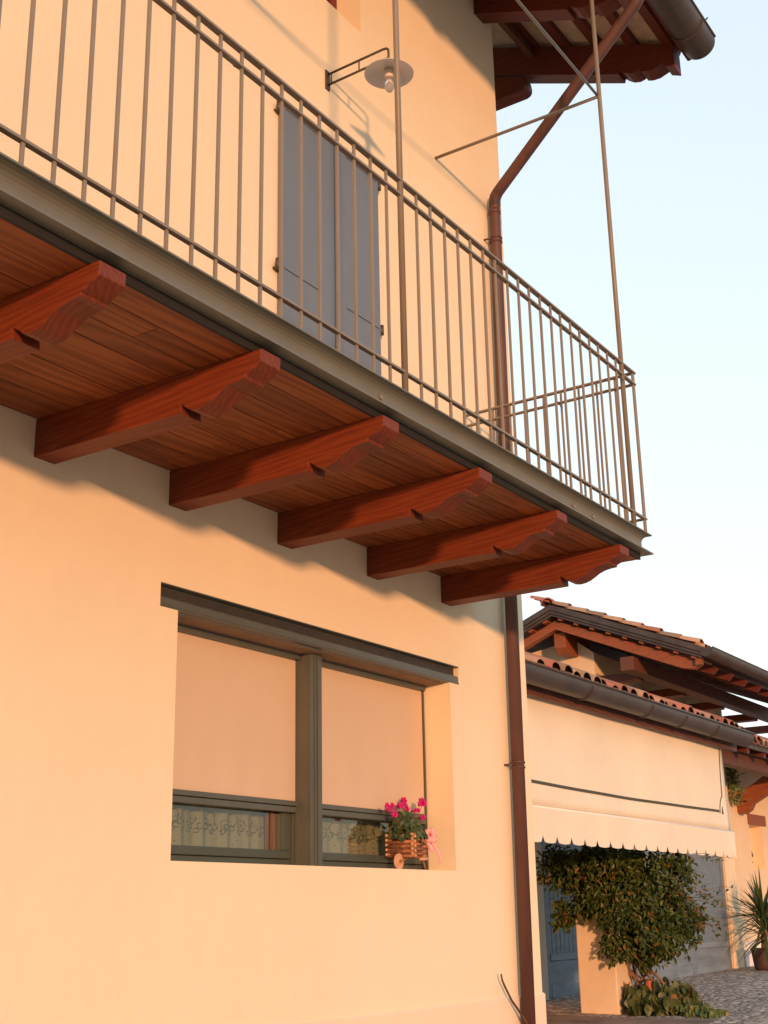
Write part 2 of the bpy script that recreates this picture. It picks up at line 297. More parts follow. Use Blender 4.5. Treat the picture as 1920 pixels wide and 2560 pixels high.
# ------------------------------------------------------------------ mesh helpers
class MB:
    def __init__(s): s.bm = bmesh.new()
    def face(s, pts):
        return s.bm.faces.new([s.bm.verts.new(p) for p in pts])
    def box(s, a, b):
        x0, y0, z0 = a; x1, y1, z1 = b
        v = [s.bm.verts.new(p) for p in ((x0,y0,z0),(x1,y0,z0),(x1,y1,z0),(x0,y1,z0),(x0,y0,z1),(x1,y0,z1),(x1,y1,z1),(x0,y1,z1))]
        for f in ((0,3,2,1),(4,5,6,7),(0,1,5,4),(1,2,6,5),(2,3,7,6),(3,0,4,7)): s.bm.faces.new([v[i] for i in f])
        return s
    def obox(s, c, ax, ay, az, hx, hy, hz):
        c = Vector(c); ax = Vector(ax).normalized(); ay = Vector(ay).normalized(); az = Vector(az).normalized()
        v = []
        for dz in (-1, 1):
            for dx, dy in ((-1,-1),(1,-1),(1,1),(-1,1)): v.append(s.bm.verts.new(c+ax*hx*dx+ay*hy*dy+az*hz*dz))
        for f in ((0,3,2,1),(4,5,6,7),(0,1,5,4),(1,2,6,5),(2,3,7,6),(3,0,4,7)): s.bm.faces.new([v[i] for i in f])
        return s
    def bar(s, p, q, w, h, up=(0, 0, 1)):
        p = Vector(p); q = Vector(q); d = (q-p); L = d.length; d.normalize(); u = Vector(up)
        side = d.cross(u).normalized(); u2 = side.cross(d)
        return s.obox((p+q)/2, d, side, u2, L/2, w/2, h/2)
    def tube(s, pts, r, n=10, cap=True, r2=None):
        pts = [Vector(p) for p in pts]; rings = []; prev = None
        for i, p in enumerate(pts):
            if i == 0: d = pts[1]-pts[0]
            elif i == len(pts)-1: d = pts[-1]-pts[-2]
            else: d = (pts[i+1]-p).normalized()+(p-pts[i-1]).normalized()
            d.normalize()
            if prev is None:
                a = Vector((0, 0, 1)) if abs(d.z) < .9 else Vector((1, 0, 0))
                u = d.cross(a).normalized()
            else: u = (prev-d*prev.dot(d)).normalized()
            prev = u; w = d.cross(u)
            rr = r if r2 is None else r+(r2-r)*i/(len(pts)-1)
            k = 1.
            if 0 < i < len(pts)-1:
                c = (pts[i+1]-p).normalized().dot((p-pts[i-1]).normalized()); k = 1/max(.6, math.sqrt((1+c)/2))
            rings.append([s.bm.verts.new(p+(u*math.cos(2*math.pi*j/n)+w*math.sin(2*math.pi*j/n))*rr*k) for j in range(n)])
        for a, b in zip(rings, rings[1:]):
            for j in range(n):
                f = s.bm.faces.new((a[j], a[(j+1) % n], b[(j+1) % n], b[j])); f.smooth = True
        if cap: s.bm.faces.new(rings[0][::-1]); s.bm.faces.new(rings[-1])
        return s
    def prism_x(s, prof, x0, x1):      # profile of (y, z), extruded along X
        a = [s.bm.verts.new((x0, y, z)) for y, z in prof]; b = [s.bm.verts.new((x1, y, z)) for y, z in prof]
        n = len(prof); s.bm.faces.new(a[::-1]); s.bm.faces.new(b)
        for i in range(n): s.bm.faces.new((a[i], a[(i+1) % n], b[(i+1) % n], b[i]))
        return s
    def prism_y(s, prof, y0, y1):      # profile of (x, z)
        a = [s.bm.verts.new((x, y0, z)) for x, z in prof]; b = [s.bm.verts.new((x, y1, z)) for x, z in prof]
        n = len(prof); s.bm.faces.new(a); s.bm.faces.new(b[::-1])
        for i in range(n): s.bm.faces.new((a[(i+1) % n], a[i], b[i], b[(i+1) % n]))
        return s
    def lathe(s, prof, c, n=24, axis='Z'):
        c = Vector(c); rings = []
        for r, h in prof:
            if axis == 'Z': rings.append([s.bm.verts.new(c+Vector((r*math.cos(2*math.pi*j/n), r*math.sin(2*math.pi*j/n), h))) for j in range(n)])
            else: rings.append([s.bm.verts.new(c+Vector((h, r*math.cos(2*math.pi*j/n), r*math.sin(2*math.pi*j/n)))) for j in range(n)])
        for a, b in zip(rings, rings[1:]):
            for j in range(n):
                f = s.bm.faces.new((a[j], a[(j+1) % n], b[(j+1) % n], b[j])); f.smooth = True
        return s
    def build(s, name, material, parent=None, bevel=0., weld=False, off=None, solid=0., keepn=False):
        if weld: bmesh.ops.remove_doubles(s.bm, verts=s.bm.verts, dist=1e-4)
        if not keepn: bmesh.ops.recalc_face_normals(s.bm, faces=s.bm.faces)
        o = Vector(off) if off is not None else (WL.get(parent.name, Vector((0, 0, 0))) if parent else Vector((0, 0, 0)))
        for v in s.bm.verts: v.co -= o
        me = bpy.data.meshes.new(name); s.bm.to_mesh(me); s.bm.free()
        me.materials.append(material)
        ob = bpy.data.objects.new(name, me); col.objects.link(ob)
        if parent: ob.parent = parent; WL[ob.name] = o
        else:
            WL[ob.name] = o
            ob.location = o
        if parent and off is not None:
            ob.location = o-WL.get(parent.name, Vector((0, 0, 0)))
        if bevel:
            b = ob.modifiers.new('bevel', 'BEVEL'); b.width = bevel; b.segments = 2; b.limit_method = 'ANGLE'; b.angle_limit = R(40)
        if solid:
            b = ob.modifiers.new('solidify', 'SOLIDIFY'); b.thickness = solid
        return ob
WL = {}
def thing(name, label, cat, loc=(0, 0, 0), group=None):
    o = bpy.data.objects.new(name, None); col.objects.link(o); o.location = loc
    o.empty_display_size = .2
    WL[o.name] = Vector(loc); tag(o, label, cat, group); return o
def tag(o, label, cat, group=None):
    o['label'] = label; o['category'] = cat
    if group: o['group'] = group
    return o
def structure(o): o['kind'] = 'structure'; return o
def copy_at(o, parent, delta):
    c = o.copy(); col.objects.link(c); c.parent = parent; c.location = o.location+Vector(delta)
    WL[c.name] = WL.get(o.name, Vector((0, 0, 0)))+Vector(delta)
    for ch in [q for q in bpy.data.objects if q.parent == o]:
        d = ch.copy(); col.objects.link(d); d.parent = c
    return c

def wall_grid(mb, xs, zs, y, holes, depth=None):
    """front face at y in a grid of cells, cells inside a hole left out; holes: (x0,x1,z0,z1,depth)"""
    vs = {}
    def V(i, k):
        if (i, k) not in vs: vs[(i, k)] = mb.bm.verts.new((xs[i], y, zs[k]))
        return vs[(i, k)]
    for i in range(len(xs)-1):
        for k in range(len(zs)-1):
            cx, cz = (xs[i]+xs[i+1])/2, (zs[k]+zs[k+1])/2
            if any(h[0] < cx < h[1] and h[2] < cz < h[3] for h in holes): continue
            mb.bm.faces.new((V(i, k), V(i+1, k), V(i+1, k+1), V(i, k+1)))

# ------------------------------------------------------------------ ground
def gz(x, y):
    z = .70+.0125*(x-11.6)+.02*(y-1.5)
    z = max(.56, min(z, .95))
    if y < -1.5: z -= min(1, (-1.5-y)/3.)**1.0*.55*max(0, min(1, (11-x)/5.))
    return z
mb = MB(); xs = [-600, -120, -40, -15] + [i*1. for i in range(-8, 40, 1)] + [45, 60, 120, 600]; ys = [-600, -100, -30, -15] + [i*.75 for i in range(-14, 14)] + [14, 30, 100, 600]
vv = [[mb.bm.verts.new((x, y, gz(x, y))) for y in ys] for x in xs]
for i in range(len(xs)-1):
    for j in range(len(ys)-1):
        f = mb.bm.faces.new((vv[i][j], vv[i+1][j], vv[i+1][j+1], vv[i][j+1])); f.smooth = True
structure(mb.build('ground', M['cobble']))
mb = MB()
pp = [(8.4, -.2), (10.4, .05), (11.75, .30), (11.5, 1.2), (11.45, 2.3), (8.4, 2.3)]
mb.face([(x, y, gz(x, y)+.006) for x, y in pp])
structure(mb.build('path', M['path']))

# ------------------------------------------------------------------ main house
XC = 7.855
house = thing('house', 'cream plastered house with wooden balcony, blue-grey shutters and wide steel lintel window', 'house', (4, 0, .6))
WX1, WX2, WZ0, WZ1 = 4.3376, 6.8096, 1.855, 2.981
LX1, LX2, LZ0, LZ1 = 4.217, 6.920, 2.981, 3.095
UX1, UX2, UZ0, UZ1 = 4.95, 5.936, 7.21, 7.75
mb = MB()
xs = sorted([-6, -2, 1, WX1, WX2, LX1, LX2, UX1, UX2, XC-.012]); zs = sorted([.4, WZ0, LZ0, LZ1, UZ0, UZ1, 5., 8.75])
holes = [(WX1, WX2, WZ0, WZ1), (LX1, LX2, LZ0, LZ1), (UX1, UX2, UZ0, UZ1)]
wall_grid(mb, xs, zs, 0, holes)
# small rounded arris, gable side, back and left end
mb.face([(XC-.012, 0, .4), (XC, .012, .4), (XC, .012, 8.75), (XC-.012, 0, 8.75)])
mb.face([(XC, .012, .4), (XC, 9, .4), (XC, 9, 8.75), (XC, 4.5, 10.58), (XC, .012, 8.75)])
mb.face([(-6, 9, .4), (-6, 0, .4), (-6, 0, 8.75), (-6, 4.5, 10.58), (-6, 9, 8.75)])
mb.face([(XC, 9, .4), (-6, 9, .4), (-6, 9, 8.75), (XC, 9, 8.75)])
# reveals of the window
D = .215
mb.face([(WX1, 0, WZ0), (WX1, D, WZ0), (WX1, D, WZ1), (WX1, 0, WZ1)])
mb.face([(WX2, 0, WZ0), (WX2, D, WZ0), (WX2, D, WZ1), (WX2, 0, WZ1)])
mb.face([(WX1, 0, WZ0), (WX2, 0, WZ0), (WX2, D, WZ0), (WX1, D, WZ0)])
mb.face([(WX1, .046, WZ1), (WX2, .046, WZ1), (WX2, D, WZ1), (WX1, D, WZ1)])
# recess behind the lintel steel
mb.face([(LX1, 0, LZ0), (LX1, .046, LZ0), (LX1, .046, LZ1), (LX1, 0, LZ1)])
mb.face([(LX2, 0, LZ0), (LX2, .046, LZ0), (LX2, .046, LZ1), (LX2, 0, LZ1)])
mb.face([(LX1, 0, LZ1), (LX2, 0, LZ1), (LX2, .046, LZ1), (LX1, .046, LZ1)])
mb.face([(LX1, .046, LZ0), (LX2, .046, LZ0), (LX2, .046, LZ1), (LX1, .046, LZ1)])
mb.face([(LX1, 0, LZ0), (WX1, 0, LZ0), (WX1, .046, LZ0), (LX1, .046, LZ0)])
mb.face([(WX2, 0, LZ0), (LX2, 0, LZ0), (LX2, .046, LZ0), (WX2, .046, LZ0)])
# reveals of the upper window
for x in (UX1, UX2): mb.face([(x, 0, UZ0), (x, .21, UZ0), (x, .21, UZ1), (x, 0, UZ1)])
for z in (UZ0, UZ1): mb.face([(UX1, 0, z), (UX2, 0, z), (UX2, .21, z), (UX1, .21, z)])
mb.build('wall', M['plaster'], house, weld=True)
mb = MB(); mb.prism_x([(0.002, .4), (-.014, .4), (-.014, 1.112), (-.004, 1.122), (0.002, 1.122)], -6, XC+.0)
mb.build('plinth', M['plinth'], house)

# lintel: rolled steel channel with its open side outwards
mb = MB()
t = .007
mb.prism_x([(-.004, LZ0+.001), (.040, LZ0+.001), (.040, LZ1-.001), (-.004, LZ1-.001), (-.004, LZ1-t), (.036, LZ1-t-.003), (.036, LZ0+.058), (.012, LZ0+.054), (.004, LZ0+.047), (.002, LZ0+t+.004), (-.004, LZ0+t)], LX1+.001, LX2-.001)
lint = mb.build('lintel', M['steel_d'], house, bevel=.0015)
mb = MB(); mb.box((LX1+.003, .0335, LZ0+.060), (LX2-.003, .0355, LZ1-.014)); mb.build('recess_shade_strip', M['recess_shade'], lint)  # dark strip painting the shade in the lintel's upper half
mb = MB(); mb.box((WX1+.001, .047, WZ1-.006), (WX2-.001, D-.001, WZ1-.001)); mb.build('soffit_shade_sheet', M['soffit_shade'], house)  # brown sheet standing in for the shaded plaster over the window

# window of the ground floor
win = MB(); fy0, fy1 = .228, .285
def rect_frame(mb, x0, x1, z0, z1, w, y0, y1, wb=None):
    wb = wb or w
    mb.box((x0, y0, z0), (x1, y1, z0+wb)); mb.box((x0, y0, z1-w), (x1, y1, z1))
    mb.box((x0, y0, z0+wb), (x0+w, y1, z1-w)); mb.box((x1-w, y0, z0+wb), (x1, y1, z1-w))
MX0, MX1 = 5.500, 5.605
rect_frame(win, WX1-.03, 5.52, WZ0-.02, WZ1+.02, .052, fy0, fy1, .062)
rect_frame(win, 5.585, WX2+.03, WZ0-.02, WZ1+.02, .052, fy0, fy1, .062)
window = win.build('window', M['frame'], house, bevel=.003)
for i, (a, b) in enumerate(((WX1+.0, 5.472), (5.633, WX2-.0))):
    s = MB(); rect_frame(s, a, b, WZ0+.044, WZ1-.03, .052, fy0-.012, fy1-.02, .042); s.build('sash', M['frame'], window, bevel=.004)
    g = MB(); g.face([(a+.05, fy0+.012, WZ0+.08), (b-.05, fy0+.012, WZ0+.08), (b-.05, fy0+.012, WZ1-.08), (a+.05, fy0+.012, WZ1-.08)])
    g.build('pane', M['glass'], window, keepn=True)
    for q0, q1 in ((b-.082, b-.052), (a+.052, a+.075)):
        w = MB(); w.box((q0, fy1-.018, WZ0+.06), (q1, fy1+.03, WZ1-.05)); w.build('inner_trim', M['innerwood'], window)
# steel mullion: upright H section
mb = MB()
mb.box((MX0, .100, WZ0+.001), (MX1, .108, WZ1-.001)); mb.box((MX0, .218, WZ0+.001), (MX1, .226, WZ1-.001))
mb.box((MX0+.004, .108, WZ0+.001), (MX0+.012, .218, WZ1-.001)); mb.box((MX0+.034, .094, WZ0+.001), (MX0+.042, .100, WZ1-.001)); mb.box((MX0+.058, .091, WZ0+.001), (MX0+.064, .100, WZ1-.001))
mb.build('mullion', M['steel_d'], house, bevel=.0015)
# outside roller blinds
for i, (a, b) in enumerate(((WX1+.006, MX0-.006), (MX1+.006, WX2-.022))):
    mb = MB(); nx = 24
    row = [[mb.bm.verts.new((a+(b-a)*k/nx, .196+.0015*math.sin(k*1.3+i)*(1-j/3), 2.19+(2.965-2.19)*j/4)) for k in range(nx+1)] for j in range(5)]
    for j in range(4):
        for k in range(nx):
            f = mb.bm.faces.new((row[j][k], row[j][k+1], row[j+1][k+1], row[j+1][k])); f.smooth = True
    bl = mb.build('roller_blind', M['shade'], house)
    mb = MB(); mb.box((a, .180, 2.166), (b, .208, 2.192)); mb.box((a+.002, .184, 2.132), (b-.002, .206, 2.162)); mb.build('bottom_bar', M['steel_d'], bl, bevel=.003)
    mb = MB(); mb.box((a-.004, .165, 2.944), (b+.004, .212, 2.979)); mb.build('blind_cassette', M['steel_d'], bl, bevel=.003)
    mb = MB(); mb.box((b+.004, .186, WZ0+.002), (b+.014, .2, 2.944)); mb.build('guide_rail', M['steel_d'], bl)
# curtains
for a, b in ((WX1+.03, 5.415), (5.66, WX2-.05)):
    mb = MB(); nx = 120
    def cy(x): return .335+.010*math.sin(x*38)+.006*math.sin(x*71+1)+.008*math.sin(x*13)
    rw = [[mb.bm.verts.new((a+(b-a)*k/nx, cy(a+(b-a)*k/nx)*(1+.02*j), z)) for k in range(nx+1)] for j, z in enumerate((1.9, 2.1, 2.4))]
    for j in range(2):
        for k in range(nx):
            f = mb.bm.faces.new((rw[j][k], rw[j][k+1], rw[j+1][k+1], rw[j+1][k])); f.smooth = True
    mb.build('curtain', M['curtain'], window, off=(0, 0, 0))
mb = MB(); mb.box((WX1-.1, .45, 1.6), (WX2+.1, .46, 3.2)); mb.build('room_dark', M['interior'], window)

# upper window
mb = MB(); rect_frame(mb, UX1+.002, UX2-.002, UZ0+.002, UZ1-.002, .07, .19, .25); up_w = mb.build('upper_window', M['redframe'], house, bevel=.003)
mb = MB(); mb.face([(UX1+.06, .22, UZ0+.06), (UX2-.06, .22, UZ0+.06), (UX2-.06, .22, UZ1-.06), (UX1+.06, .22, UZ1-.06)]); mb.build('pane', M['glass'], up_w, keepn=True)
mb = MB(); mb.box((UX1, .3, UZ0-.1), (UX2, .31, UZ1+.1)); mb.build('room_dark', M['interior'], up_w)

# shutters of the balcony door
SX0, SXM, SX1 = 5.055, 5.565, 6.045
for k, (a, b) in enumerate(((SX0, SXM-.007), (SXM+.007, SX1))):
    mb = MB(); mb.box((a, -.042, 3.83), (b, -.006, 6.157))
    sh = mb.build('shutter', M['shutter'], house, bevel=.004)
    for z in (5.078, 6.118):
        mb = MB()
        if k == 0: mb.box((a+.02, -.0475, z-.009), (a+.36, -.042, z+.009))
        else: mb.box((b-.36, -.0475, z-.009), (b-.02, -.042, z+.009))
        mb.build('strap', M['shutter'], sh, bevel=.002)
    for z in (5.083, 6.108):
        mb = MB(); x = a-.028 if k == 0 else b+.03
        mb.tube([(x, -.03, z-.032), (x, -.03, z+.032)], .013, 10)
        mb.box((min(x, a if k == 0 else b)-.002, -.036, z-.02), (max(x, a if k == 0 else b)+.002, -.024, z+.012))
        mb.tube([(x, -.03, z-.02), (x, .0, z-.02)], .010, 8)
        mb.build('hinge', M['iron'], sh)

# ---------------- balcony
ZT = 3.80; ZC = 3.675; ZBM = 3.474; YB = -1.244; BXE = 7.19; BX0 = -5.0
# planks, each its own strip with a little bevel gap
mb = MB(); rnd = random.Random(4); y = -1.167
while y < -.01:
    w = .136; x = BX0
    y1 = min(y+w, -.002)
    while x < 7.13:
        L = rnd.uniform(2.2, 3.8); x2 = min(x+L, 7.13)
        if 7.13-x2 < .6: x2 = 7.13
        mb.box((x+.001, y+.0018, 3.643+rnd.uniform(-.001, .001)), (x2-.001, y1-.0018, 3.672)); x = x2
    y = y1
mb.box((BX0, -1.15, 3.674), (7.13, -.002, 3.79))
deck = mb.build('balcony_deck', M['deck'], house, bevel=.002)
# beams with moulded tail
def ogee_tail(y0, zb, ytip):
    p = [(-.822, 0), (-.822, .040), (-.850, .020), (-.872, .006), (-.905, -.002), (-.940, .002), (-.972, .014), (-1.000, .030), (-1.030, .046), (-1.065, .058), (-1.105, .064), (-1.142, .066), (-1.142, .078), (-1.19, .100), (-1.222, .120)]
    return p
prof = [(.12, 3.643), (.12, ZBM)] + [(y, ZBM+z) for y, z in ogee_tail(0, 0, 0)] + [(-1.222, 3.643)]
bx0 = 3.422
rnd = random.Random(77)
for i in range(-9, 5):                               # every beam hand cut: no two tails quite alike
    x0 = bx0+.829*i; j = [rnd.uniform(-.004, .004) for _ in prof]; wv = rnd.uniform(-.003, .003)
    pr_ = [(y+(j[k] if k > 1 and k < len(prof)-1 else 0), z+(j[-k]*.6 if k > 2 and k < len(prof)-1 else 0)) for k, (y, z) in enumerate(prof)]
    mb = MB(); mb.prism_x(pr_, x0-wv, x0+.124+wv); mb.build('beam', M['beam'], deck, off=(x0, 0, ZBM), bevel=.004)
# steel edge channel, web set back between two flanges; front run and return at the end
chn = [(-1.246, ZC), (-1.246, ZC+.009), (-1.214, ZC+.013), (-1.203, ZC+.017), (-1.197, ZC+.024), (-1.195, ZC+.034), (-1.195, ZT-.050), (-1.198, ZT-.036), (-1.206, ZT-.024), (-1.218, ZT-.015), (-1.232, ZT-.010), (-1.246, ZT-.008), (-1.246, ZT), (-1.184, ZT), (-1.184, ZC)]
mb = MB(); n = len(chn)
a = [mb.bm.verts.new((BX0, y, z)) for y, z in chn]; b = [mb.bm.verts.new((BXE+(-1.246-y), y, z)) for y, z in chn]
c = [mb.bm.verts.new((BXE+(-1.246-y), .0, z)) for y, z in chn]
mb.bm.faces.new(a)
for i in range(n):
    j = (i+1) % n
    mb.bm.faces.new((a[i], a[j], b[j], b[i])); mb.bm.faces.new((b[i], b[j], c[j], c[i]))
edge = mb.build('edge_channel', M['steel_c'], deck, bevel=.0015)
mb = MB(); mb.box((BX0, -1.1835, 3.6405), (7.13, -1.1680, 3.70)); mb.build('shadow_gap_strip', M['gap'], deck)  # near-black strip painting the shadow between channel and planks
for x in (4.27, 6.18, 6.43):
    mb = MB(); mb.tube([(x, -1.195, 3.735), (x, -1.2025, 3.735)], .012, 6); mb.build('bolt', M['steel'], deck)

YR = -1.232; XR = 7.133
mb = MB()
for z, w, h in ((4.859, .030, .012), (4.781, .026, .012), (3.890, .024, .012)):
    mb.box((BX0, YR-w/2, z-h/2), (XR+w/2, YR+w/2, z+h/2)); mb.box((XR-w/2, YR+w/2, z-h/2), (XR+w/2, 0, z+h/2))
rail = mb.build('balcony_railing', M['steel'], house, bevel=.002)
mb = MB(); B0 = 2.2442; mb.box((B0-.0065, YR-.006, ZT-.001), (B0+.0065, YR+.006, 4.854)); bl0 = mb.build('baluster', M['steel'], rail, off=(B0, YR, ZT), bevel=.0015)
xb = [B0+.12818*i for i in range(-6, 39)]
rb = random.Random(91)
for x in xb:
    if abs(x-B0) < .01 or abs(x-4.414) < .05 or abs(x-6.949) < .05: continue
    c = copy_at(bl0, rail, (x-B0+rb.uniform(-.0015, .0015), 0, 0)); c.rotation_euler = (rb.uniform(-.001, .001), rb.uniform(-.0025, .0025), rb.uniform(-.12, .12))
for k in range(0, 10):
    copy_at(bl0, rail, (XR-B0, .1265*k, 0))
for x in (4.414, 6.949):
    mb = MB(); mb.tube([(x, YR, ZT-.001), (x, YR, 8.16)], .0148, 14); mb.build('post', M['steel'], rail)
    mb = MB(); xw = x-.09; mb.tube([(x, YR, 6.805), (xw, 0.01, 6.741)], .0115, 10); mb.build('wall_rod', M['steel'], rail)
mb = MB(); mb.tube([(-2, YR+.012, 6.812), (6.949, YR+.012, 6.812)], .0095, 10); mb.build('cross_rod', M['steel'], rail)
# short feet of the railing on the channel
# wire left twisted round the rail
rnd = random.Random(8)
for (x, y, z) in ((3.19, YR-.02, 4.762), (6.89, YR-.01, 4.757), (7.12, -.72, 4.777)):
    mb = MB(); pts = []
    for k in range(26):
        a = k*.62; pts.append((x+.018*math.cos(a)+.002*k-.02, y+.012*math.sin(a), z+.012*math.sin(a)-.001*k))
    mb.tube(pts, .0016, 5); mb.build('tie_wire', M['iron'], rail)

# ---------------- roof of the house
SL = .405; SH = .415
def roofz(y): return 8.43+SH*y
tail = [(-.79, 0), (-.80, .040), (-.83, .020), (-.87, .006), (-.92, .012), (-.96, .034), (-.985, .058), (-.985, .024), (-1.03, .026), (-1.09, .048), (-1.165, .102), (-1.185, .120), (-1.185, .074), (-1.262, .068)]
prof = [(.15, roofz(.15)+.285), (.15, roofz(.15))] + [(y, roofz(y)+z) for y, z in tail] + [(-1.262, roofz(-1.262)+.285)]
mb2 = None
roof_cover = MB()
yE = -1.40
roof_cover.prism_x([(yE, roofz(yE)+.375), (4.5, roofz(4.5)+.375), (10.6, roofz(yE)+.375), (10.6, roofz(yE)+.49), (4.5, roofz(4.5)+.49), (yE, roofz(yE)+.49)], -6.3, 8.72)
roof = roof_cover.build('roof', M['tile'], house)
prof_l = [(4.2, roofz(4.2)+.285), (4.2, roofz(4.2))]+prof[2:]
mb = MB(); mb.prism_x(prof_l, 8.5, 8.65); mb.build('verge_rafter', M['rafter'], roof, bevel=.004)
mb = MB(); mb.prism_x(prof, 7.55, 7.70)
raf0 = mb.build('rafter', M['rafter'], roof, off=(7.55, 0, 8.43), bevel=.004)
for i in range(1, 9): copy_at(raf0, roof, (-.95*i, 0, 0))
for k in range(6):
    mb = MB(); y = -.04-.295*k
    if y < -1.3: break
    z = roofz(y)+.287
    mb.obox((1.33, y, z+.022), (1, 0, 0), (0, 1, SH), (0, -SH, 1), 7.36, .045, .022); mb.build('batten', M['rafter'], roof)

mb = MB(); z = lambda y: roofz(y)+.334
mb.face([(-6.2, 4.2, z(4.2)), (8.68, 4.2, z(4.2)), (8.68, -1.33, z(-1.33)), (-6.2, -1.33, z(-1.33))]); mb.build('clay_soffit', M['tavelle'], roof, solid=.02)
mb = MB(); mb.box((-6.2, -1.345, roofz(-1.3)+.22), (8.68, -1.315, roofz(-1.3)+.40)); mb.build('fascia', M['rafter'], roof)
# wall plate stub under the end rafter
mb = MB(); mb.prism_x([(.9, 8.31), (.10, 8.31), (.065, 8.322), (.048, 8.345), (.046, 8.38), (.055, 8.44), (.9, 8.78)], 8.50, 8.64); mb.build('corbel', M['rafter'], roof, bevel=.003)
mb = MB(); mb.box((-6, -.05, 8.60), (8.66, -.001, 8.70)); mb.build('wall_plate', M['timber_x'], roof)
# gutter: half round with rolled edge and stop end
def gutter(mb, x0, x1, yc, zc, r, full=True):
    N = 20; pa = []
    for k in range(N+1):
        a = math.pi*(1.0+k/N); pa.append((yc+r*math.cos(a), zc+r*math.sin(a)))
    outer = [(yc-r, zc+.03)] + pa + [(yc+r, zc+.05)]
    inner = [(y+(yc-y)*.035, z+.004) for y, z in outer][::-1]
    lo = outer+inner
    mb.prism_x(lo, x0, x1)
    mb.tube([(x0, yc-r-.002, zc+.032), (x1, yc-r-.002, zc+.032)], .011, 8)
    mb.prism_x([(yc-r, zc+.03)] + pa + [(yc+r, zc+.05)], x1-.004, x1+.002)
mb = MB(); gutter(mb, -6.2, 8.60, -1.45, 8.15, .122)
for f in mb.bm.faces: f.smooth = False
gut = mb.build('gutter', M['gutter'], house)
for k in range(0, 9):
    mb = MB(); x = 8.30-1.15*k
    pts = [(x, -1.45+.125*math.cos(math.pi*(1+q/12)), 8.15+.125*math.sin(math.pi*(1+q/12))) for q in range(13)]
    for p, q in zip(pts, pts[1:]): mb.bar(p, q, .022, .004, up=(1, 0, 0))
    mb.build('gutter_strap', M['gutter'], gut)
mb = MB(); mb.tube([(8.38, -1.575, 8.185), (8.38, -1.60, 8.205)], .006, 6); mb.build('screw', M['iron'], gut)
# downpipe
mb = MB(); pr = .043
mb.tube([(7.31, -1.45, 8.05), (7.31, -1.45, 7.80), (7.312, -1.44, 7.745), (7.32, -1.40, 7.70), (7.585, -.11, 6.79), (7.597, -.082, 6.765), (7.60, -.07, 6.72), (7.598, -.068, 6.55), (7.50, -.068, .60)], pr, 18)
pipe = mb.build('downpipe', M['pipe'], house)
def px_(z): return 7.598+(7.50-7.598)*(6.55-z)/5.95
for zc in (6.40, 4.5, 2.53):
    x = px_(zc); mb = MB()
    for dz in (-.016, .016): mb.tube([(x, -.068, zc+dz-.006), (x, -.068, zc+dz+.006)], pr+.006, 18)
    mb.tube([(x-.05, -.06, zc), (x-.06, .0, zc)], .007, 6)
    mb.build('pipe_clamp', M['pipe'], pipe)
mb = MB(); x = px_(6.66); mb.tube([(7.599, -.068, 6.62), (7.5985, -.068, 6.66)], pr+.004, 18); mb.build('pipe_collar', M['pipe'], pipe)

# ------------------------------------------------------------------ wall lamp
LX, LY = 5.548, -.463
lamp = thing('wall_lamp', 'iron bracket wall lamp with flat round shade and bare bulb above the balcony', 'lamp', (LX, 0, 6.6))
mb = MB(); mb.box((LX-.022, -.010, 6.535), (LX+.022, -.001, 6.672)); mb.build('wall_plate', M['iron'], lamp, bevel=.002)
mb = MB()
arc = [(LX, LY+.035+.035*math.sin(R(a))-.035, 0) for a in (0,)]
mb.tube([(LX, -.005, 6.645), (LX, LY+.04, 6.650), (LX, LY+.014, 6.646), (LX, LY+.003, 6.635), (LX, LY, 6.615), (LX, LY, 6.48)], .0075, 8)
mb.tube([(LX, -.005, 6.568), (LX, LY+.1, 6.573), (LX, LY, 6.573)], .0075, 8)
for y in (-.035, -.245): mb.tube([(LX, y, 6.646), (LX, y, 6.57)], .005, 6)
mb.build('bracket', M['iron'], lamp)
mb = MB()
mb.lathe([(.001, 6.515), (.02, 6.514), (.035, 6.500), (.07, 6.488), (.145, 6.463), (.150, 6.459), (.149, 6.456), (.144, 6.457), (.07, 6.480), (.03, 6.490), (.001, 6.491)], (LX, LY, 0), 40)
mb.build('lamp_shade', M['enamel'], lamp)
mb = MB(); mb.lathe([(.001, 6.49), (.026, 6.489), (.026, 6.432), (.022, 6.428), (.001, 6.428)], (LX, LY, 0), 20); mb.build('socket', M['white_cer'], lamp)
mb = MB(); mb.lathe([(.012, 6.428), (.014, 6.415), (.024, 6.395), (.029, 6.372), (.026, 6.350), (.016, 6.334), (.001, 6.329)], (LX, LY, 0), 20); mb.build('bulb', M['bulb'], lamp)

# ------------------------------------------------------------------ planter on the window sill
SZ = WZ0+.001
pl = thing('planter_wagon', 'little twig wheelbarrow planter with pink bow on the window sill', 'planter', (6.42, .1, SZ))
px0, px1, py0, py1, pz0, pz1 = 6.372, 6.484, .018, .198, SZ+.066, SZ+.185
mb = MB(); rnd = random.Random(3); rows = 5; ce = []
for r_ in range(rows):
    z = pz0+.010+r_*(pz1-pz0-.012)/(rows-1)
    for x in (px0, px1):
        mb.tube([(x+rnd.uniform(-.002, .002), py0-.012, z), (x, py1+.012, z+rnd.uniform(-.002, .002))], .0090+rnd.uniform(-.001, .001), 8)
    z2 = z+.012
    for y in (py0+.003, py1-.003):
        mb.tube([(px0-.014, y, z2), (px1+.014, y, z2)], .0085+rnd.uniform(-.001, .001), 8); ce.append(((px0-.0156, y, z2), (px0-.0138, y, z2)))
    ce.append(((px0, py0-.0136, z), (px0, py0-.0118, z)))
mb.box((px0+.008, py0+.01, pz0), (px1-.008, py1-.01, pz1-.02))
mb.build('basket', M['twig'], pl)
for p, q in ce: m2 = MB(); m2.tube([p, q], .0076, 8); m2.build('cut_end', M['twigend'], pl)
wx, wy, wz = 6.338, .100, SZ+.046
